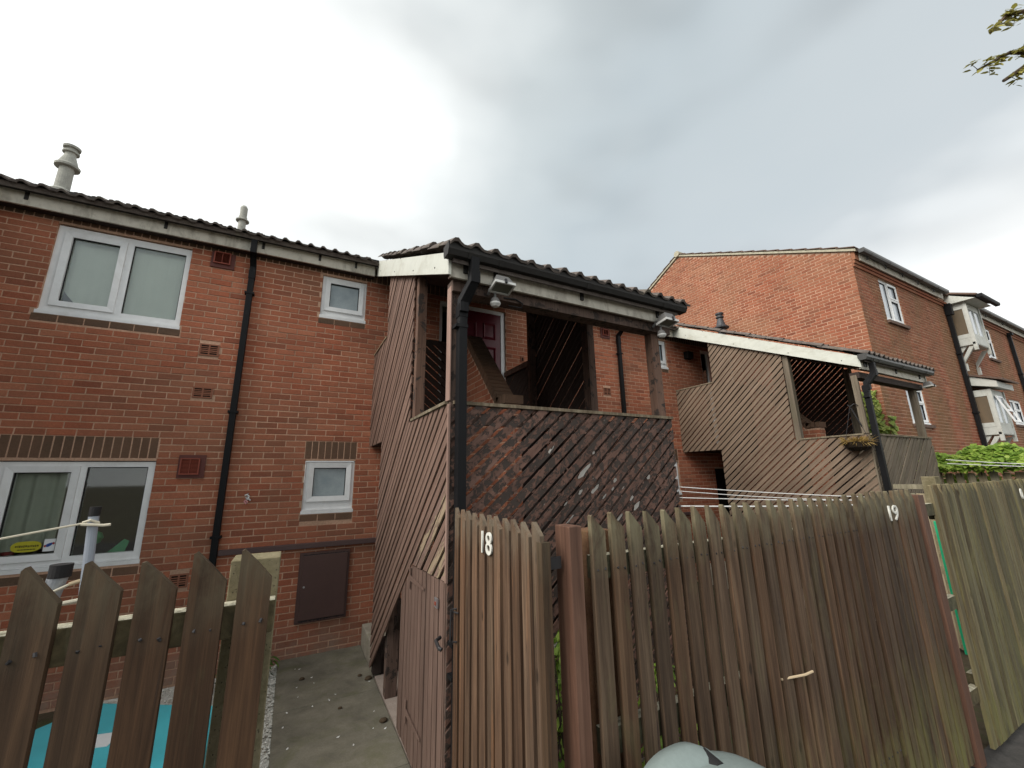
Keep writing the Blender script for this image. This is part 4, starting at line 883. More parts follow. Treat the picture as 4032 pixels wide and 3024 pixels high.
# ================================================================== THE BRICK BLOCK BEYOND
FX, FY = 10.5, 3.6; EZ, RY, RZ = 4.74, 7.95, 6.90
def build_block():
    b = thing('brick_flats', 'three storey red brick flats with a gable end and white bay windows beyond the terrace', 'apartment block', (14, 7, G))
    # gable wall (faces the near terrace)
    g = MB(); g.prism([(FX, FY, G), (FX, 12.3, G), (FX, 12.3, EZ), (FX, RY, RZ), (FX, FY, EZ)], (.12, 0, 0)); gw = g.build('gable_wall', 'mortar', b)
    tp = lambda za, zb: (FY, 12.3) if zb < EZ else ((FY+(zb-EZ)/(RZ-EZ)*(RY-FY)+.02, 12.3-(zb-EZ)/(RZ-EZ)*(12.3-RY)-.02) if zb < RZ-.05 else None)
    it = field(FY+.0, 12.3, G, 119, .075, (), tp, .225, .0125, 31)
    lay(gw, it, (FX, 0, 0), (0, 1, 0), (-1, 0, 0), 'brick_far', 180)
    # front wall
    wins = [(11.64, 12.62, 3.36, 4.38), (11.68, 12.62, 1.0, 1.80), (18.4, 19.2, 3.30, 4.3), (19.1, 20.2, 1.30, 2.05)]
    X1 = 34.0
    us = sorted({FX+.121, X1, *[w[0] for w in wins], *[w[1] for w in wins]}); zs = sorted({G, EZ-.05, *[w[2] for w in wins], *[w[3] for w in wins]})
    mb = MB(); mb.cells(us, zs, lambda u, z: not any(w[0] < u < w[1] and w[2] < z < w[3] for w in wins), lambda a, c, d, e: mb.box(a, c, FY, FY+.12, d, e))
    fw = mb.build('front_wall', 'mortar', b)
    it = field(FX-.003, X1, G, 85, .075, [(w[0]-.0, w[1]+.0, w[2]-.1, w[3]) for w in wins], None, .225, .0125, 33)
    it = [q for q in it if q[0] < 24 or q[2] > -1]
    lay(fw, it, (0, FY, 0), (1, 0, 0), (0, -1, 0), 'brick_far_green', 120)
    for k, z in enumerate((4.385, 4.46)):                       # corbelled courses under the eaves
        box('corbel_course', 'brick_far', b, FX-.004, X1, FY-.030-.02*k, FY-.0055, z, z+.066)
    box('kneeler', 'brick_far', b, FX-.004, FX+.16, FY-.075, FY-.0055, 4.535, EZ-.02)
    box('fascia', 'fascia', b, FX+.165, 15.35, FY-.10, FY-.075, 4.53, 4.72); box('fascia', 'fascia', b, 17.5, X1, FY-.10, FY-.075, 4.53, 4.72)
    gutter(FX+.02, 15.3, FY-.19, 4.70, 'gutter_grey', b, (10.9, 11.8, 12.7, 13.6, 14.6)); gutter(17.4, X1, FY-.19, 4.70, 'gutter_grey', b, (18.6, 20.2))
    # roof with verge
    sl = (RZ-EZ)/(RY-FY)
    rf = MB(); y0 = FY-.12; z0 = EZ+.03-.12*sl
    rf.prism([(FX-.03, y0, z0), (X1, y0, z0), (X1, RY, RZ+.04), (FX-.03, RY, RZ+.04)], (0, 0, .04)); rf.prism([(FX-.03, 12.4, EZ), (X1, 12.4, EZ), (X1, RY, RZ+.041), (FX-.03, RY, RZ+.041)], (0, 0, .04)); roof = rf.build('roof', 'tile_red', b)
    nseg = 15
    for side in (0, 1):
        ya, za, yb, zb = (y0, z0-.02, RY, RZ+.02) if not side else (12.4, EZ-.02, RY, RZ+.02)
        vg = MB(); vg.prism([(FX-.05, ya, za), (FX-.05, yb, zb), (FX-.05, yb, zb+.058), (FX-.05, ya, za+.058)], (.05, 0, 0)); vg.build('verge_mortar', 'verge', roof)
        for i in range(nseg):
            f0, f1 = i/nseg, (i+1.12)/nseg; q = lambda f, h: (FX-.07, ya+(yb-ya)*f, za+(zb-za)*f+h)
            t = MB(); t.prism([q(f0, .092), q(min(1, f1), .064), q(min(1, f1), .082), q(f0, .112)], (.34, 0, 0)); t.build('roof_tile', 'tile_red', roof)
    rg = MB(); rg.tube([(FX-.08, RY, RZ+.10), (FX+.4, RY, RZ+.10)], .10, 10); rg.build('ridge_tile', 'verge', roof)
    for i in range(8): rg = MB(); rg.tube([(FX+.42+.46*i, RY, RZ+.10), (FX+.86+.46*i, RY, RZ+.10)], .098, 10); rg.build('ridge_tile', 'tile_red', roof)
    # windows
    y = FY+.03
    def big(x0, x1, z0, z1, lab):
        m = x0+(x1-x0)*.46
        w = window(b, x0, x1, z0, z1, y, [(x0+.07, m-.03, z0+.07, z1-.07, False), (m+.07, x1-.08, z0+(z1-z0)*.63, z1-.08, .045), (m+.07, x1-.08, z0+.08, z0+(z1-z0)*.53, .045)], 'net_glass', label=lab)
        box('window_sill', 'tile_red', b, x0-.04, x1+.06, FY-.055, FY-.0062, z0-.105, z0-.037)
    big(*wins[0], 'upper white window near the gable corner'); big(*wins[1], 'lower white window near the gable corner')
    big(*wins[2], 'small upper white window beyond the bay'); big(*wins[3], 'small lower white window beyond the bay')
    # downpipes
    for x in (15.58, 21.0):
        d = MB(); d.box(x-.045, x+.045, FY-.10, FY-.02, G, 4.45); d.box(x-.075, x+.075, FY-.15, FY-.01, 4.12 if x < 20 else 4.36, 4.44); d = d.build('downpipe', 'gutter', b)
        for z in (3.0, 1.4): box('pipe_clip', 'gutter', d, x-.075, x+.075, FY-.115, FY-.0065, z, z+.04)
        box('waste_pipe', 'gutter_grey', b, x+.07, x+.12, FY-.08, FY-.02, G, 4.0)
    # oriel bays
    def bay(z0, z1, lab, top):
        xa, xb, yo = 15.85, 16.95, 3.24
        p = MB(); p.box(xa, xb, yo+.02, FY-.006, z0-.26, z0-.20); o = p.build('bay_window', 'bay', b, label=lab)
        for (x0, x1, y0, y1) in ((xa, xa+.07, yo, yo+.07), (xb-.07, xb, yo, yo+.07)): box('bay_post', 'bay', o, x0, x1, y0, y1, z0-.42, z1+.12)
        side = MB()
        for x in (xa+.012, xb-.04):
            side = MB(); side.box(x, x+.028, yo+.071, FY-.007, z0-.198, z0-.06); side.box(x-.006, x+.034, yo+.071, FY-.007, z0-.058, z0-.0); side.box(x, x+.028, yo+.071, yo+.095, z0+.001, z1); side.box(x, x+.028, FY-.03, FY-.007, z0+.001, z1); side.box(x-.004, x+.030, yo+.096, FY-.031, z0+.001, z0+.05); side.box(x-.004, x+.03, yo+.096, FY-.031, z1-.05, z1); side.box(x, x+.028, yo+.071, FY-.007, z1+.001, z1+.12)
            side.build('side_frame', 'bay', o); box('side_pane', 'bay_painted_pane', o, x+.010, x+.016, yo+.096, FY-.031, z0+.051, z1-.051)
        fr = MB()
        xs = [xa+.101, xa+.16, (xa+xb)/2-.03, (xa+xb)/2+.03, xb-.16, xb-.101]; fr.box(xs[0], xs[5], yo+.02, yo+.06, z0-.06, z0+.05); fr.box(xs[0], xs[5], yo+.02, yo+.06, z1-.06, z1+.12); fr.box(xs[0]-.0, xs[5], yo+.01, yo+.05, z0-.24, z0-.065)
        for a, c in ((0, 1), (2, 3), (4, 5)): fr.box(xs[a], xs[c], yo+.02, yo+.06, z0+.051, z1-.061)
        fr.build('front_frame', 'bay', o)
        for a, c in ((1, 2), (3, 4)): box('front_pane', 'net_glass', o, xs[a], xs[c], yo+.036, yo+.042, z0+.051, z1-.061)
        if not top:                                             # an open top hung sash
            sx0, sx1 = xa+.17, xa+.68; q = MB(); h = z1-z0-.08; tl = .30
            for (u0, u1, v0, v1) in ((sx0, sx0+.05, 0, h), (sx1-.05, sx1, 0, h), (sx0+.051, sx1-.051, 0, .05), (sx0+.051, sx1-.051, h-.05, h), (sx0+.051, sx1-.051, h*.52, h*.52+.05)):
                n = len(q.v); q.box(u0, u1, yo-.03, yo+.0, z1-.05-v1, z1-.05-v0)
                for v in q.v[n:]: v.y -= (z1-.05-v.z)*tl
            q.build('open_sash', 'white', o)
        box('bay_back', 'room', o, xa+.05, xb-.05, FY-.012, FY-.008, z0-.19, z1+.1)
        for x in (xa+.02, xb-.09):                               # knee braces
            k = MB(); k.prism([(x, yo+.06, z0-.30), (x, yo+.16, z0-.30), (x, FY-.02, z0-.62), (x, FY-.02, z0-.74)], (.07, 0, 0)); k.build('brace', 'bay', o); box('brace_post', 'bay', o, x, x+.07, FY-.075, FY-.0075, z0-.95, z0-.74)
        ap = MB(); ap.prism([(xa+.055, yo+.16, z0-.201), (xa+.055, FY-.008, z0-.201), (xa+.055, FY-.008, z0-.5)], (.012, 0, 0)); ap.build('apron', 'bay', o)
        rz = z1+.13
        pr = MB(); pr.prism([(xa-.12, 3.02, rz), (xa-.12, FY-.008, rz), (xa-.12, FY-.008, rz+.30)] if top else [(xa-.10, 3.08, rz), (xa-.10, FY-.008, rz+.14), (xa-.10, FY-.008, rz+.40), (xa-.10, 3.08, rz+.16)], (xb-xa+.22, 0, 0)); pr.build('bay_roof_board', 'bay', o)
        rr2 = MB(); h0 = (.06, .34) if top else (.165, .405); rr2.prism([(xa-.15, 2.97, rz+h0[0]), (xa-.15, FY-.008, rz+h0[1]), (xa-.15, FY-.008, rz+h0[1]+.05), (xa-.15, 2.97, rz+h0[0]+.05)], (xb-xa+.32, 0, 0)); rr2.build('bay_roof', 'tile_red', o)
        if top: gutter(xa-.17, xb+.2, 2.93, rz+.03, 'gutter', o)
    bay(3.52, 4.34, 'upper white oriel bay window with nets', True); bay(1.10, 1.90, 'lower white oriel bay window with one sash propped open', False)
    box('rear_wall', 'mortar', b, FX+.13, X1, 12.2, 12.3, G, EZ); box('far_end_wall', 'mortar', b, X1, X1+.1, FY, 12.3, G, EZ)
build_block()

# ================================================================== FENCES
FYL = 1.42
def picket_mesh(w, h, mat, seed, th=.022, left_high=True, drop=.08, flat=.006):
    rr = random.Random(seed); j = lambda a=.002: rr.uniform(-a, a); mb = MB()
    pk = [(-w/2, 0), (w/2, 0), (w/2, h-drop+j(.006)), (w/2-(w-flat)*.5, h-drop*.5+j(.003)), (-w/2+flat, h+j(.003)), (-w/2, h-.004+j(.003))]
    if not left_high: pk = [(-x, z) for x, z in pk][::-1]
    mb.prism([(x, -th/2, z) for x, z in pk], (0, th, 0))
    me = mb.mesh('picket', M[mat], (0, 0, 0)); return me
def picket_row(parent, xs, y, ztops, w, mat, seed=0, z0=G+.02, alongY=False, X=None, th=.023, drop=.08, tilt=.003):
    rr = random.Random(seed); H = 1.80
    ms = [picket_mesh(w*rr.uniform(.96, 1.04), H, mat, seed*10+i, th, True, drop*rr.uniform(.85, 1.1)) for i in range(7)]
    for i, x in enumerate(xs):
        zt = ztops(x) if callable(ztops) else ztops; zt += rr.uniform(-.006, .006); h = zt-z0
        q = Matrix.Rotation(rr.uniform(-tilt, tilt), 3, 'Y').to_quaternion()
        pos = (x, y+rr.uniform(-.002, .002), z0)
        if alongY: q = Matrix.Rotation(-math.pi/2, 3, 'Z').to_quaternion() @ q; pos = (X+rr.uniform(-.002, .002), x, z0)
        o = inst('picket', ms[rr.randint(0, 6)], parent, pos, q, (1, 1, h/H))
def rail_nails(parent, xs, y, zs):
    mb = MB(); rr = random.Random(5)
    for x in xs:
        for z in zs:
            for dx in (-.018, .02): mb.tube([(x+dx+rr.uniform(-.005, .005), y-.0095, z+rr.uniform(-.01, .01)), (x+dx, y-.0125, z)], .004, 6)
    mb.build('nail_heads', 'iron', parent, kind='stuff')
# low left fence
fl = thing('picket_fence', 'dark brown picket fence with wide gaps and a mossy rail, lower left', 'fence', (-.5, FYL, G))
xsl = [-.064-.1078*i for i in range(9)]
picket_row(fl, xsl, FYL, -.188, .077, 'picket_dark', 3, tilt=.0012)
rail_nails(fl, xsl, FYL, (-.375,))
box('rail', 'mossy', fl, -1.1, -.012, 1.435, 1.485, -.412, -.328, bevel=.004); box('rail', 'mossy', fl, -1.1, -.137, 1.435, 1.485, -1.66, -1.58)
cp = box('concrete_post', 'conc_post', fl, -.135, -.010, 1.487, 1.60, G, -.222, bevel=.003)
# near gate, standing open against the porch
g1 = thing('gate', 'open picket gate numbered 18 swung in beside the black downpipe', 'gate', (.90, 1.95, G), 'garden gates in the picket fence')
ys = [2.385-.0905*i for i in range(11)]
def gtop(y): return -.176-.012*(2.385-y)
picket_row(g1, ys, 0, gtop, .064, 'picket_red', 5, G+.06, True, .897, .02, .055)
for z in (-.36, -1.55): box('rail', 'picket_red', g1, .909, .955, 1.50, 2.42, z-.04, z+.04)
bc = MB(); bc.prism([(.91, 1.52, -1.50), (.91, 1.60, -1.50), (.91, 2.40, -.42), (.91, 2.32, -.42)], (.04, 0, 0)); bc.build('brace', 'picket_red', g1)
box('hanging_stile', 'picket_dark', g1, .885, .925, 1.435, 1.475, G+.06, -.255); box('hinge', 'iron', g1, .93, .985, 1.45, 1.462, -.36, -.315); box('hinge', 'iron', g1, .93, .99, 1.44, 1.462, -1.6, -1.54)
MB().tube([(.884, 2.37, -.72), (.855, 2.375, -.72), (.85, 2.37, -.88), (.884, 2.36, -.885)], .006, 6).build('pull_handle', 'iron', g1); MB().tube([(.884, 2.335, -.735), (.86, 2.40, -.735)], .005, 6).build('latch', 'iron', g1)
def digits(parent, txt, pos, h, R3, name='number_digit', sx=1.0):
    cu = bpy.data.curves.new('num', 'FONT'); cu.body = txt; cu.size = h*1.4; cu.extrude = .004; cu.offset = .0
    ob = bpy.data.objects.new('num', cu); COL.objects.link(ob); bpy.context.view_layer.update()
    me = bpy.data.meshes.new_from_object(ob.evaluated_get(bpy.context.evaluated_depsgraph_get())); bpy.data.objects.remove(ob)
    me.materials.clear(); me.materials.append(M['digit']); me.name = name
    o = bpy.data.objects.new(name, me); COL.objects.link(o); attach(o, parent, pos); o.rotation_mode = 'QUATERNION'; o.rotation_quaternion = R3.to_quaternion(); o.scale = (sx, 1, 1)
    return o
RL = Matrix(((0, 0, -1), (-1, 0, 0), (0, 1, 0)))      # text on a face that looks towards -X
RF = Matrix(((1, 0, 0), (0, 0, -1), (0, 1, 0)))       # text on a face that looks towards -Y
digits(g1, '1', (.880, 2.026, -.368), .108, RL, sx=.8); digits(g1, '8', (.880, 1.955, -.368), .108, RL)
# gate posts
gp = MB(); gp.box(1.003, 1.066, 1.412, 1.515, G, -.20); n = len(gp.v)
gpo = gp.build('gate_post', 'post_red', label='red brown square timber post beside the open gate 18', category='post', group='timber gate posts', bevel=.004, pivot=(1.03, 1.46, G))
MB().tube([(1.085, 1.56, -.30), (1.088, 1.56, -.52)], .012, 8).build('drop_bolt', 'red', gpo)
# long brown fence
fr = thing('picket_fence', 'long brown picket fence between gate 18 and gate 19 with slanted tops', 'fence', (2.2, FYL, G))
xsr = [1.153+.1055*i for i in range(21)]
picket_row(fr, xsr, FYL, lambda x: -.156, .072, 'picket', 7)
rail_nails(fr, xsr, FYL, (-.38, -1.6))
for z in (-.375, -1.0, -1.6): box('rail', 'mossy', fr, 1.14, 3.34, 1.437, 1.485, z-.045, z+.045)
box('concrete_post', 'conc_stained', fr, 1.155, 1.275, 1.488, 1.60, G, -.235, bevel=.006)
# gate 19
g2 = thing('gate', 'closed picket gate numbered 19 at the far end of the brown fence', 'gate', (3.8, FYL, G), 'garden gates in the picket fence')
xg = [3.385+.0925*i for i in range(10)]
picket_row(g2, xg, FYL, lambda x: -.15+.004*math.sin(x*9), .070, 'picket', 9, G+.05)
for z in (-.36, -1.0, -1.55): box('rail', 'picket', g2, 3.35, 4.27, 1.437, 1.48, z-.04, z+.04)
digits(g2, '1', (3.735, FYL-.016, -.352), .108, RF, sx=1.25); digits(g2, '9', (3.825, FYL-.016, -.352), .108, RF, sx=1.25)
box('gate_post', 'post_red', None, 4.30, 4.40, 1.40, 1.50, G, -.195, label='red brown timber post between gate 19 and the green fence', category='post', group='timber gate posts', pivot=(4.35, 1.45, G))
cps = thing('fence_post', 'rust stained concrete post with mossy rail stubs between the brown and green fences', 'post', (4.5, 1.55, G))
box('post', 'conc_stained', cps, 4.45, 4.57, 1.47, 1.58, G, -.20, bevel=.006)
for z in (-.31, -1.0, -1.62): box('rail_stub', 'mossy', cps, 4.43, 4.66, 1.425, 1.468, z-.05, z+.04)
# green weathered fence and its gate
fg = thing('picket_fence', 'pale green weathered close picket fence at the right edge', 'fence', (6, FYL, G))
xq = [4.665+.0925*i for i in range(22)]
picket_row(fg, xq, FYL, lambda x: -.128+.0015*(x-4.7), .074, 'picket_green', 11)
for z in (-.36, -1.55): box('rail', 'mossy', fg, 4.66, 6.70, 1.437, 1.48, z-.04, z+.04)
g3 = thing('gate', 'closed green weathered gate with one white numeral at the right edge', 'gate', (7.2, FYL, G), 'garden gates in the picket fence')
xq = [6.735+.0925*i for i in range(12)]; picket_row(g3, xq, FYL, lambda x: -.124, .074, 'picket_green', 13)
for z in (-.36, -1.55): box('rail', 'mossy', g3, 6.71, 7.80, 1.437, 1.48, z-.04, z+.04)
digits(g3, '0', (6.862, FYL-.016, -.322), .108, RF, sx=.9)
# concrete post and rail at the corner of the tan porch
dv = thing('garden_divider', 'pale concrete post with a weathered rail running to the corner of the tan porch', 'fence', (6.9, 2.2, G))
box('post', 'conc_post', dv, 6.83, 6.98, 2.03, 2.16, G, -.085, bevel=.008); box('rail', 'picket_pale', dv, 6.88, 6.93, 2.163, 2.46, -.235, -.18); box('rail', 'picket_pale', dv, 6.88, 6.93, 2.163, 2.46, -1.2, -1.12)
for i in range(3): box('board', 'picket_pale', dv, 6.886, 6.912, 2.165+.1*i, 2.255+.1*i, G, -.29)
# boundary fence in front of the flats
bf = thing('picket_fence', 'pale picket fence under the leafy climber in front of the flats', 'fence', (FX, 2.5, G))
picket_row(bf, [1.55+.137*i for i in range(15)], 0, -.072, .092, 'picket_pale', 15, G+.02, True, FX-.02, .02, .004)
for z in (-.30, -1.5): box('rail', 'mossy', bf, FX-.008, FX+.035, 1.48, 3.56, z-.04, z+.04)

# ================================================================== PLANTS
def leaf_mesh(mat, l, w, seed, shape='heart'):
    mb = MB()
    if shape == 'heart':
        pts = [(0, 0), (-.5, -.10), (-.62, .22), (-.36, .52), (0, 1.0), (.36, .52), (.62, .22), (.5, -.10)]
        c = V((0, .35*l, -.05*l)); P = [V((x*w, y*l, .06*l*(abs(x)))) for x, y in pts]
        for i in range(8): mb.poly([c, P[i], P[(i+1) % 8]], seed)
    else:
        P = [(0, 0, 0), (-w*.5, l*.35, .02*l), (-w*.34, l*.75, .0), (0, l, -.08*l), (w*.34, l*.75, 0), (w*.5, l*.35, .02*l)]; c = V((0, l*.5, -.04*l))
        for i in range(6): mb.poly([c, V(P[i]), V(P[(i+1) % 6])], seed)
    return mb
def rquat(n, up, rr, tw=.6):
    n = (n + V((rr.uniform(-.5, .5), rr.uniform(-.5, .5), rr.uniform(-.3, .5)))).normalized(); y = (up + V((rr.uniform(-tw, tw), rr.uniform(-tw, tw), rr.uniform(-tw, tw)*.5))); y = (y - n*y.dot(n)).normalized(); x = y.cross(n)
    return Matrix((x, y, n)).transposed()
def foliage(parent, pts, mat, l, w, n_ind, rr, shape='heart', piv=None, tw=.6, stuff='foliage'):
    """pts: list of (position, normal); the n_ind that show largest are leaves of their own"""
    order = sorted(range(len(pts)), key=lambda i: -view_score(pts[i][0])); ind = set(i for i in order[:n_ind] if view_score(pts[i][0]) > 0)
    base = [leaf_mesh(mat, l, w, rr.random(), shape) for _ in range(5)]; ms = [b.mesh('leaf', M[mat], (0, 0, 0)) for b in base]; rest = MB()
    for i, (p, n) in enumerate(pts):
        rot = rquat(V(n), V((0, 0, -1)), rr, tw); s = rr.uniform(.65, 1.2)
        if i in ind: inst('leaf', ms[rr.randint(0, 4)], parent, p, rot.to_quaternion(), (s, s, s))
        else:
            b = base[rr.randint(0, 4)]; k = len(rest.v); rest.v += [V(p) + rot @ (v*s) for v in b.v]; tv = rr.random(); rest.f += [tuple(k+a for a in f) for f in b.f]; rest.t += [tv]*len(b.f)
    if rest.v: rest.build(stuff, mat, parent, kind='stuff', pivot=piv or PIV[parent.name])
def climber():
    h = thing('climbing_plant', 'dense bright green climber spilling over the pale fence in front of the flats', 'climber', (FX, 2.5, -.2)); rr = random.Random(31); pts = []
    for k in range(3600):
        y = rr.uniform(.9, 3.5); top = .36+.05*math.sin(y*6)+.04*math.sin(y*15+1)-.10*max(0, (y-2.3))+.08*max(0, 2.0-y)
        f = rr.random()**.8; z = -.14+(top+.14)*f; dep = .28*(1-abs(f-.45)*1.3); x = FX-.02-rr.random()**.6*dep if rr.random() < .75 else FX+rr.uniform(0, .35)
        if z < -.02: x = FX+rr.uniform(.03, .2); z -= rr.uniform(0, .35)
        pts.append((V((x, y, z)), V((-.7, -.35, .75))))
    foliage(h, pts, 'leaf', .085, .07, 260, rr, 'heart')
    for k in range(9):
        y = 1.2+.25*k; MB().tube([(FX-.0, y, -1.9), (FX+.05, y+.1, -.6), (FX-.05, y+.05, .05), (FX-.1, y-.1, .22)], .008, 5).build('stem', 'bark', h)
climber()
def ivy():
    h = thing('ivy', 'yellow green ivy climbing the gable corner behind the tan porch', 'ivy', (FX, 3.9, 0)); rr = random.Random(41); pts = []
    for k in range(330):
        z = rr.uniform(.35, 1.62); c = 3.76+.03*(z-.5); wd = .09+.05*max(0, 1-abs(z-.8)/.5)
        y = c+rr.uniform(-wd, wd)
        pts.append((V((FX-rr.uniform(.015, .07), max(3.61, y), z)), V((-1, -.3, .35))))
    for k in range(50):
        x = FX+rr.uniform(0, .12); pts.append((V((x, FY-rr.uniform(.015, .05), rr.uniform(.35, 1.1))), V((-.3, -1, .35))))
    foliage(h, pts, 'leaf_ivy', .095, .085, 280, rr, 'heart', tw=.35)
    MB().tube([(FX-.012, 3.72, -1.9), (FX-.012, 3.80, .0), (FX-.012, 3.83, .8), (FX-.012, 3.95, 1.6)], .012, 6).build('stem', 'bark', h)
ivy()
def shrub(x, y, z0, rx, ry, h, n, mat, lab, l=.045, w=.028, seed=1, ind=60, cat='shrub'):
    t = thing('shrub', lab, cat, (x, y, z0)); rr = random.Random(seed); pts = []
    for k in range(9):
        a = rr.uniform(0, 6.28); MB().tube([(x, y, z0), (x+.4*rx*math.cos(a), y+.4*ry*math.sin(a), z0+h*.5), (x+.8*rx*math.cos(a), y+.8*ry*math.sin(a), z0+h*rr.uniform(.75, .98))], (.008, .006, .003), 5).build('stem', 'bark', t)
    for k in range(n):
        a = rr.uniform(0, 6.28); r = rr.random()**.5; zz = rr.uniform(.12, 1); s = math.sin(math.pi*min(1, zz*.8+.15))
        p = V((x+rx*r*math.cos(a)*s, y+ry*r*math.sin(a)*s, z0+h*zz)); pts.append((p, V((math.cos(a), math.sin(a), .8))))
    foliage(t, pts, mat, l, w, ind, rr, 'oval')
shrub(1.42, 2.05, G-.05, .36, .24, 1.22, 1500, 'leaf', 'bright green bush seen through the slats beside the red brown post', seed=3, ind=200)
shrub(2.05, 2.0, G-.05, .30, .2, .95, 700, 'leaf', 'lower green bush behind the middle of the long brown fence', seed=5, ind=20)
shrub(-1.55, 3.1, G-.05, .24, .24, 1.62, 500, 'leaf_low', 'leafy green plant below the lower left window at the left edge', .085, .06, 7, 120, 'plant')
shrub(-.62, 5.45, G-.05, .14, .14, .26, 70, 'leaf_low', 'small weed growing at the foot of the brick wall behind the left fence', .10, .035, 9, 60, 'plant')
shrub(-.12, 5.6, G-.05, .12, .12, .30, 60, 'leaf_low', 'small weed at the wall foot beside the concrete fence post', .10, .03, 10, 50, 'plant')
def tree():
    t = thing('tree', 'tree whose olive leafed branch tips reach in at the upper right corner', 'tree', (12.2, -1.6, G)); rr = random.Random(51)
    tr = MB(); tr.tube([(12.2, -1.6, G-.1), (12.1, -1.5, 1.5), (12.0, -1.3, 4.2), (11.9, -1.2, 7.0), (11.95, -1.1, 9.2)], (.20, .17, .14, .09, .04), 10); tr.build('trunk', 'bark', t)
    tips = [[(12.0, -1.3, 4.20), (11.0, -.6, 5.70), (10.0, .30, 6.25), (9.35, .72, 6.35), (9.0, 1.02, 6.14)], [(10.0, .30, 6.25), (9.6, .60, 6.15), (9.35, .86, 5.95)], [(11.95, -1.25, 5.80), (11.0, -.6, 6.80), (9.9, .2, 7.02), (9.35, .62, 7.00), (9.13, .80, 6.72)], [(11.95, -1.25, 6.40), (11.3, -2.2, 7.60), (10.8, -3.0, 8.00)], [(12.0, -1.3, 5.00), (12.9, -.8, 6.00), (13.7, -.3, 6.50)], [(11.9, -1.2, 7.00), (12.6, -2.0, 7.90), (13.0, -2.6, 8.30)], [(11.95, -1.15, 8.00), (11.2, -1.0, 9.20), (10.6, -.9, 9.60)]]
    pts = []; tw = MB()
    for q in tips:
        MB().tube(q, [.05*(1-i/len(q))+.008 for i in range(len(q))], 6).build('branch', 'bark', t)
        for i in range(1, len(q)-1):
            a, b = V(q[i]), V(q[i+1]); n = int((b-a).length*120)
            for k in range(n//9):
                c = a.lerp(b, rr.random()); o = V((rr.gauss(0, .11), rr.gauss(0, .11), rr.gauss(-.02, .07))); tw.tube([c, c+o*.5+V((0, 0, .015)), c+o], (.005, .004, .002), 5)
                for q2 in range(9): pts.append((c+o*rr.uniform(.25, 1.08)+V((rr.gauss(0, .018), rr.gauss(0, .018), rr.gauss(-.005, .014))), V((-.3, -.3, .7))))
    tw.build('twigs', 'bark', t, kind='stuff')
    foliage(t, pts, 'leaf_tree', .115, .062, 200, rr, 'oval', tw=.5)
tree()

# ================================================================== THINGS IN THE GARDENS
# turquoise plastic lid leaning low behind the left fence
tb = thing('storage_box', 'turquoise plastic garden storage box with a white label behind the left fence', 'storage box', (-.85, 3.4, G))
zl = -1.62; b = MB(); c4 = [(-1.15, 4.62), (-.37, 4.13), (-.33, 3.40), (-.65, 2.9), (-1.3, 2.95), (-1.40, 4.38)]
b.prism([(x, y, G-.04) for x, y in c4], (0, 0, .30)); b.build('body', 'turq', tb)
lid = MB(); cx, cy = -.87, 3.63; lid.prism([(cx+(x-cx)*1.03, cy+(y-cy)*1.03, zl-.07) for x, y in c4], (0, 0, .065)); ld = lid.build('lid', 'turq', tb, bevel=.02)
for yy in (3.20, 3.34):
    r = MB(); r.prism([(-1.28, yy, zl-.006), (-.47, yy-.05, zl-.006), (-.47, yy+.0, zl+.014), (-1.28, yy+.05, zl+.014)], (0, .05, 0)); r.build('rib', 'turq', ld, bevel=.006)
lb = MB(); lb.prism([(-1.12, 4.12, zl-.004), (-.86, 4.05, zl-.004), (-.89, 3.89, zl-.004), (-1.15, 3.96, zl-.004)], (0, 0, .003)); lb.build('label', 'label', ld)
# poles
def clothes_pole():
    t = thing('washing_line_pole', 'thin grey washing line pole with a black cap behind the left fence', 'pole', (-.79, 2.6, G))
    MB().tube([(-.66, 2.6, G-.1), (-.785, 2.6, -.14)], .0185, 14).build('pole', 'galv_blue', t); MB().tube([(-.785, 2.6, -.139), (-.784, 2.6, -.098)], .0200, 14).build('cap', 'rubber', t)
    MB().tube([(-.81, 2.575, -.165), (-.785, 2.572, -.155), (-.76, 2.585, -.168), (-.77, 2.62, -.175), (-.805, 2.62, -.168), (-.81, 2.57, -.172), (-.775, 2.57, -.175), (-.74, 2.575, -.180), (-.715, 2.575, -.178)], .006, 6).build('knot', 'rope', t)
    MB().tube([(-.81, 2.58, -.168), (-1.1, 2.30, -.22), (-1.5, 2.0, -.29), (-2.0, 1.7, -.36)], .0045, 6).build('line', 'rope', t)
clothes_pole()
def tall_post():
    x, y = -.612, 1.86; t = thing('galvanised_post', 'metal post with a black taped flared top and a skipping rope looped round it', 'post', (x, y, G))
    MB().tube([(x-.03, y, G-.1), (x-.03, y, -.36)], .017, 14).build('post', 'galv', t); MB().tube([(x-.028, y, -.40), (x-.01, y, -.33), (x, y, -.245)], (.016, .022, .0255), 18).build('sleeve', 'galv', t); MB().tube([(x-.0008, y, -.278), (x, y, -.240)], .0268, 18).build('tape', 'rubber', t)
    MB().tube([(x-.033, y-.02, -.275), (x-.036, y-.025, -.312), (x-.02, y-.035, -.318), (x+.005, y-.036, -.312), (x+.030, y-.02, -.300), (x+.032, y-.01, -.297)], .0042, 7).build('rope', 'rope', t)
    MB().tube([(x+.031, y-.02, -.299), (x+.052, y-.01, -.293)], .006, 8).build('rope_handle', 'wood_peg', t); MB().tube([(x+.01, y-.03, -.352), (x+.085, y-.02, -.345)], .0065, 8).build('rope_handle', 'rope', t)
tall_post()
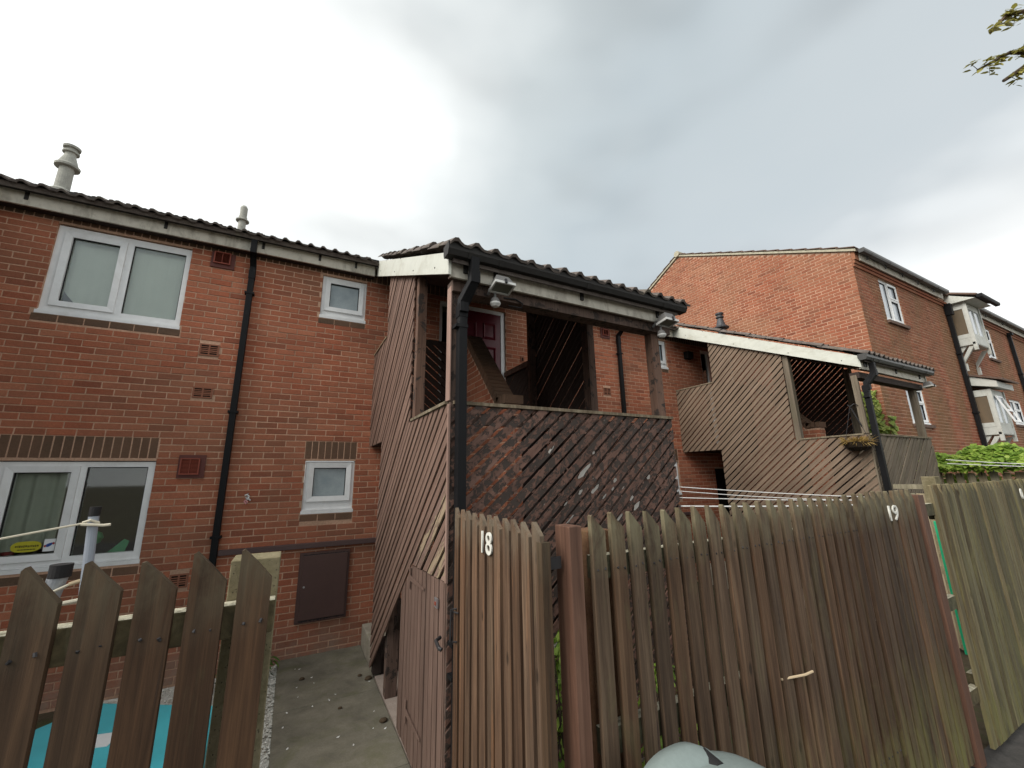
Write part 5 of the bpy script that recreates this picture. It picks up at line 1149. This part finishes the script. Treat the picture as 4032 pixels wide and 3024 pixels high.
# washing lines
for i, (za, zb, r, lab) in enumerate(((-.112, -.245, .0035, 'uppermost white washing line from the near porch corner'), (-.148, -.262, .003, 'second white washing line, sagging below the uppermost one'), (-.205, -.255, .0035, 'third white washing line, just above the picket tips'), (-.278, -.285, .006, 'thick white lowest washing line at picket tip height'))):
    p = []
    for k in range(13): f = k/12; p.append((3.05+1.75*f, 2.60-1.0*f, za+(zb-za)*f-(.012+.012*(i == 1))*math.sin(math.pi*f)))
    props(MB().tube(p, r, 6).build('washing_line', 'line'), lab, 'washing line', 'washing lines')
for i, (za, zb) in enumerate(((.145, .02), (.085, -.005))):
    p = [(9.2+1.0*k/12, 2.55-1.0*k/12, za+(zb-za)*k/12-.01*math.sin(math.pi*k/12)) for k in range(13)]
    props(MB().tube(p, .005, 6).build('washing_line', 'line'), ('upper', 'lower')[i]+' thin white line strung in front of the leafy climber', 'washing line', 'washing lines')
# twig stuck through the fence
props(MB().tube([(2.27, 1.425, -1.02), (2.40, 1.375, -1.008), (2.45, 1.365, -1.0)], .006, 7).build('dowel', 'wood_peg'), 'short pale stick poking out of the long brown fence', 'stick')
gs = MB(); gs.prism([(5.40, 1.66, -1.6), (5.6, 1.66, -1.6), (5.6, 1.66, -.48), (5.40, 1.66, -.48)], (0, .03, 0)); props(gs.build('plastic_sheet', 'green_net'), 'bright green plastic sheet behind the gap beside the green fence', 'plastic sheet')
# wheelie bin standing outside the fence
def bin_():
    x0, y0, w, d = 1.325, .98, .25, .27; t = thing('wheelie_bin', 'pale grey wheelie bin with a rounded lid in front of the brown fence', 'bin', (x0, y0, G)); zt = -1.05
    b = MB(); b.prism([(x0-w*.80, y0-d*.8, G+.08), (x0+w*.80, y0-d*.8, G+.08), (x0+w*.95, y0-d*.95, zt), (x0-w*.95, y0-d*.95, zt)], (0, .001, 0)); b = MB()
    lo = [(-.8, -.8), (.8, -.8), (.8, .8), (-.8, .8)]; hi = [(-.95, -.95), (.95, -.95), (.95, .95), (-.95, .95)]
    b.v = [V((x0+a*w, y0+c*d, G+.06)) for a, c in lo]+[V((x0+a*w, y0+c*d, zt)) for a, c in hi]; b.f = [(3, 2, 1, 0), (4, 5, 6, 7), (0, 1, 5, 4), (1, 2, 6, 5), (2, 3, 7, 6), (3, 0, 4, 7)]; b.t = [.5]*6
    b.build('body', 'bin_body', t, bevel=.02)
    L = MB(); n = 28; rings = [(1.06, -.020), (1.07, .012), (1.0, .030), (.80, .052), (.5, .066), (.2, .072)]
    def se(a, k):
        c, s = math.cos(a), math.sin(a); return (math.copysign(abs(c)**.55, c)*k, math.copysign(abs(s)**.55, s)*k)
    for k, z in rings:
        for i in range(n): a = se(2*math.pi*i/n, k); L.v.append(V((x0+a[0]*w, y0+a[1]*d, zt+z+.018*(1-abs(a[0])))))
    for r in range(len(rings)-1):
        for i in range(n): L.f.append((r*n+i, r*n+(i+1) % n, (r+1)*n+(i+1) % n, (r+1)*n+i)); L.t.append(.5)
    L.f.append(tuple((len(rings)-1)*n+i for i in range(n))); L.t.append(.5)
    ld = L.build('lid', 'bin', t, smooth=True)
    # raised hinge cowl along the back edge with a dark patch for the shade in its hand opening
    H = MB(); m = 14
    for i in range(m+1):
        u = -1+2*i/m; hgt = .075*(1-abs(u)**2.6); xx = x0-.045+u*.185
        for (yy, zz) in ((y0+d*1.08, .000), (y0+d*1.09, hgt*.7), (y0+d*1.0, hgt+.02), (y0+d*.82, hgt+.032), (y0+d*.66, hgt*.55+.045), (y0+d*.55, .05)): H.v.append(V((xx, yy, zt+zz+.005)))
    for i in range(m):
        for k in range(5): H.f.append((i*6+k, (i+1)*6+k, (i+1)*6+k+1, i*6+k+1)); H.t.append(.5)
    H.build('hinge_cowl', 'bin', ld, smooth=True)
    ho = MB(); pts = []
    for k in range(12):
        a = math.pi*k/11; pts.append((x0+.055+.034*math.cos(a), y0+d*(.53+.0*k), zt+.052+.030*math.sin(a)))
    ho.prism(pts, (0, d*.30, .012)); ho.build('hand_hole_shade', 'rubber', ld)  # raised dark prism, its black painted in for shade inside the opening
    MB().tube([(x0-.2, y0+d*1.13, zt-.03), (x0+.2, y0+d*1.13, zt-.03)], .014, 10).build('handle_bar', 'bin_body', t)
    for s in (-1, 1): MB().tube([(x0+s*.215, y0+d*.85, G+.10), (x0+s*.265, y0+d*.85, G+.10)], .10, 18).build('wheel', 'rubber', t)
bin_()
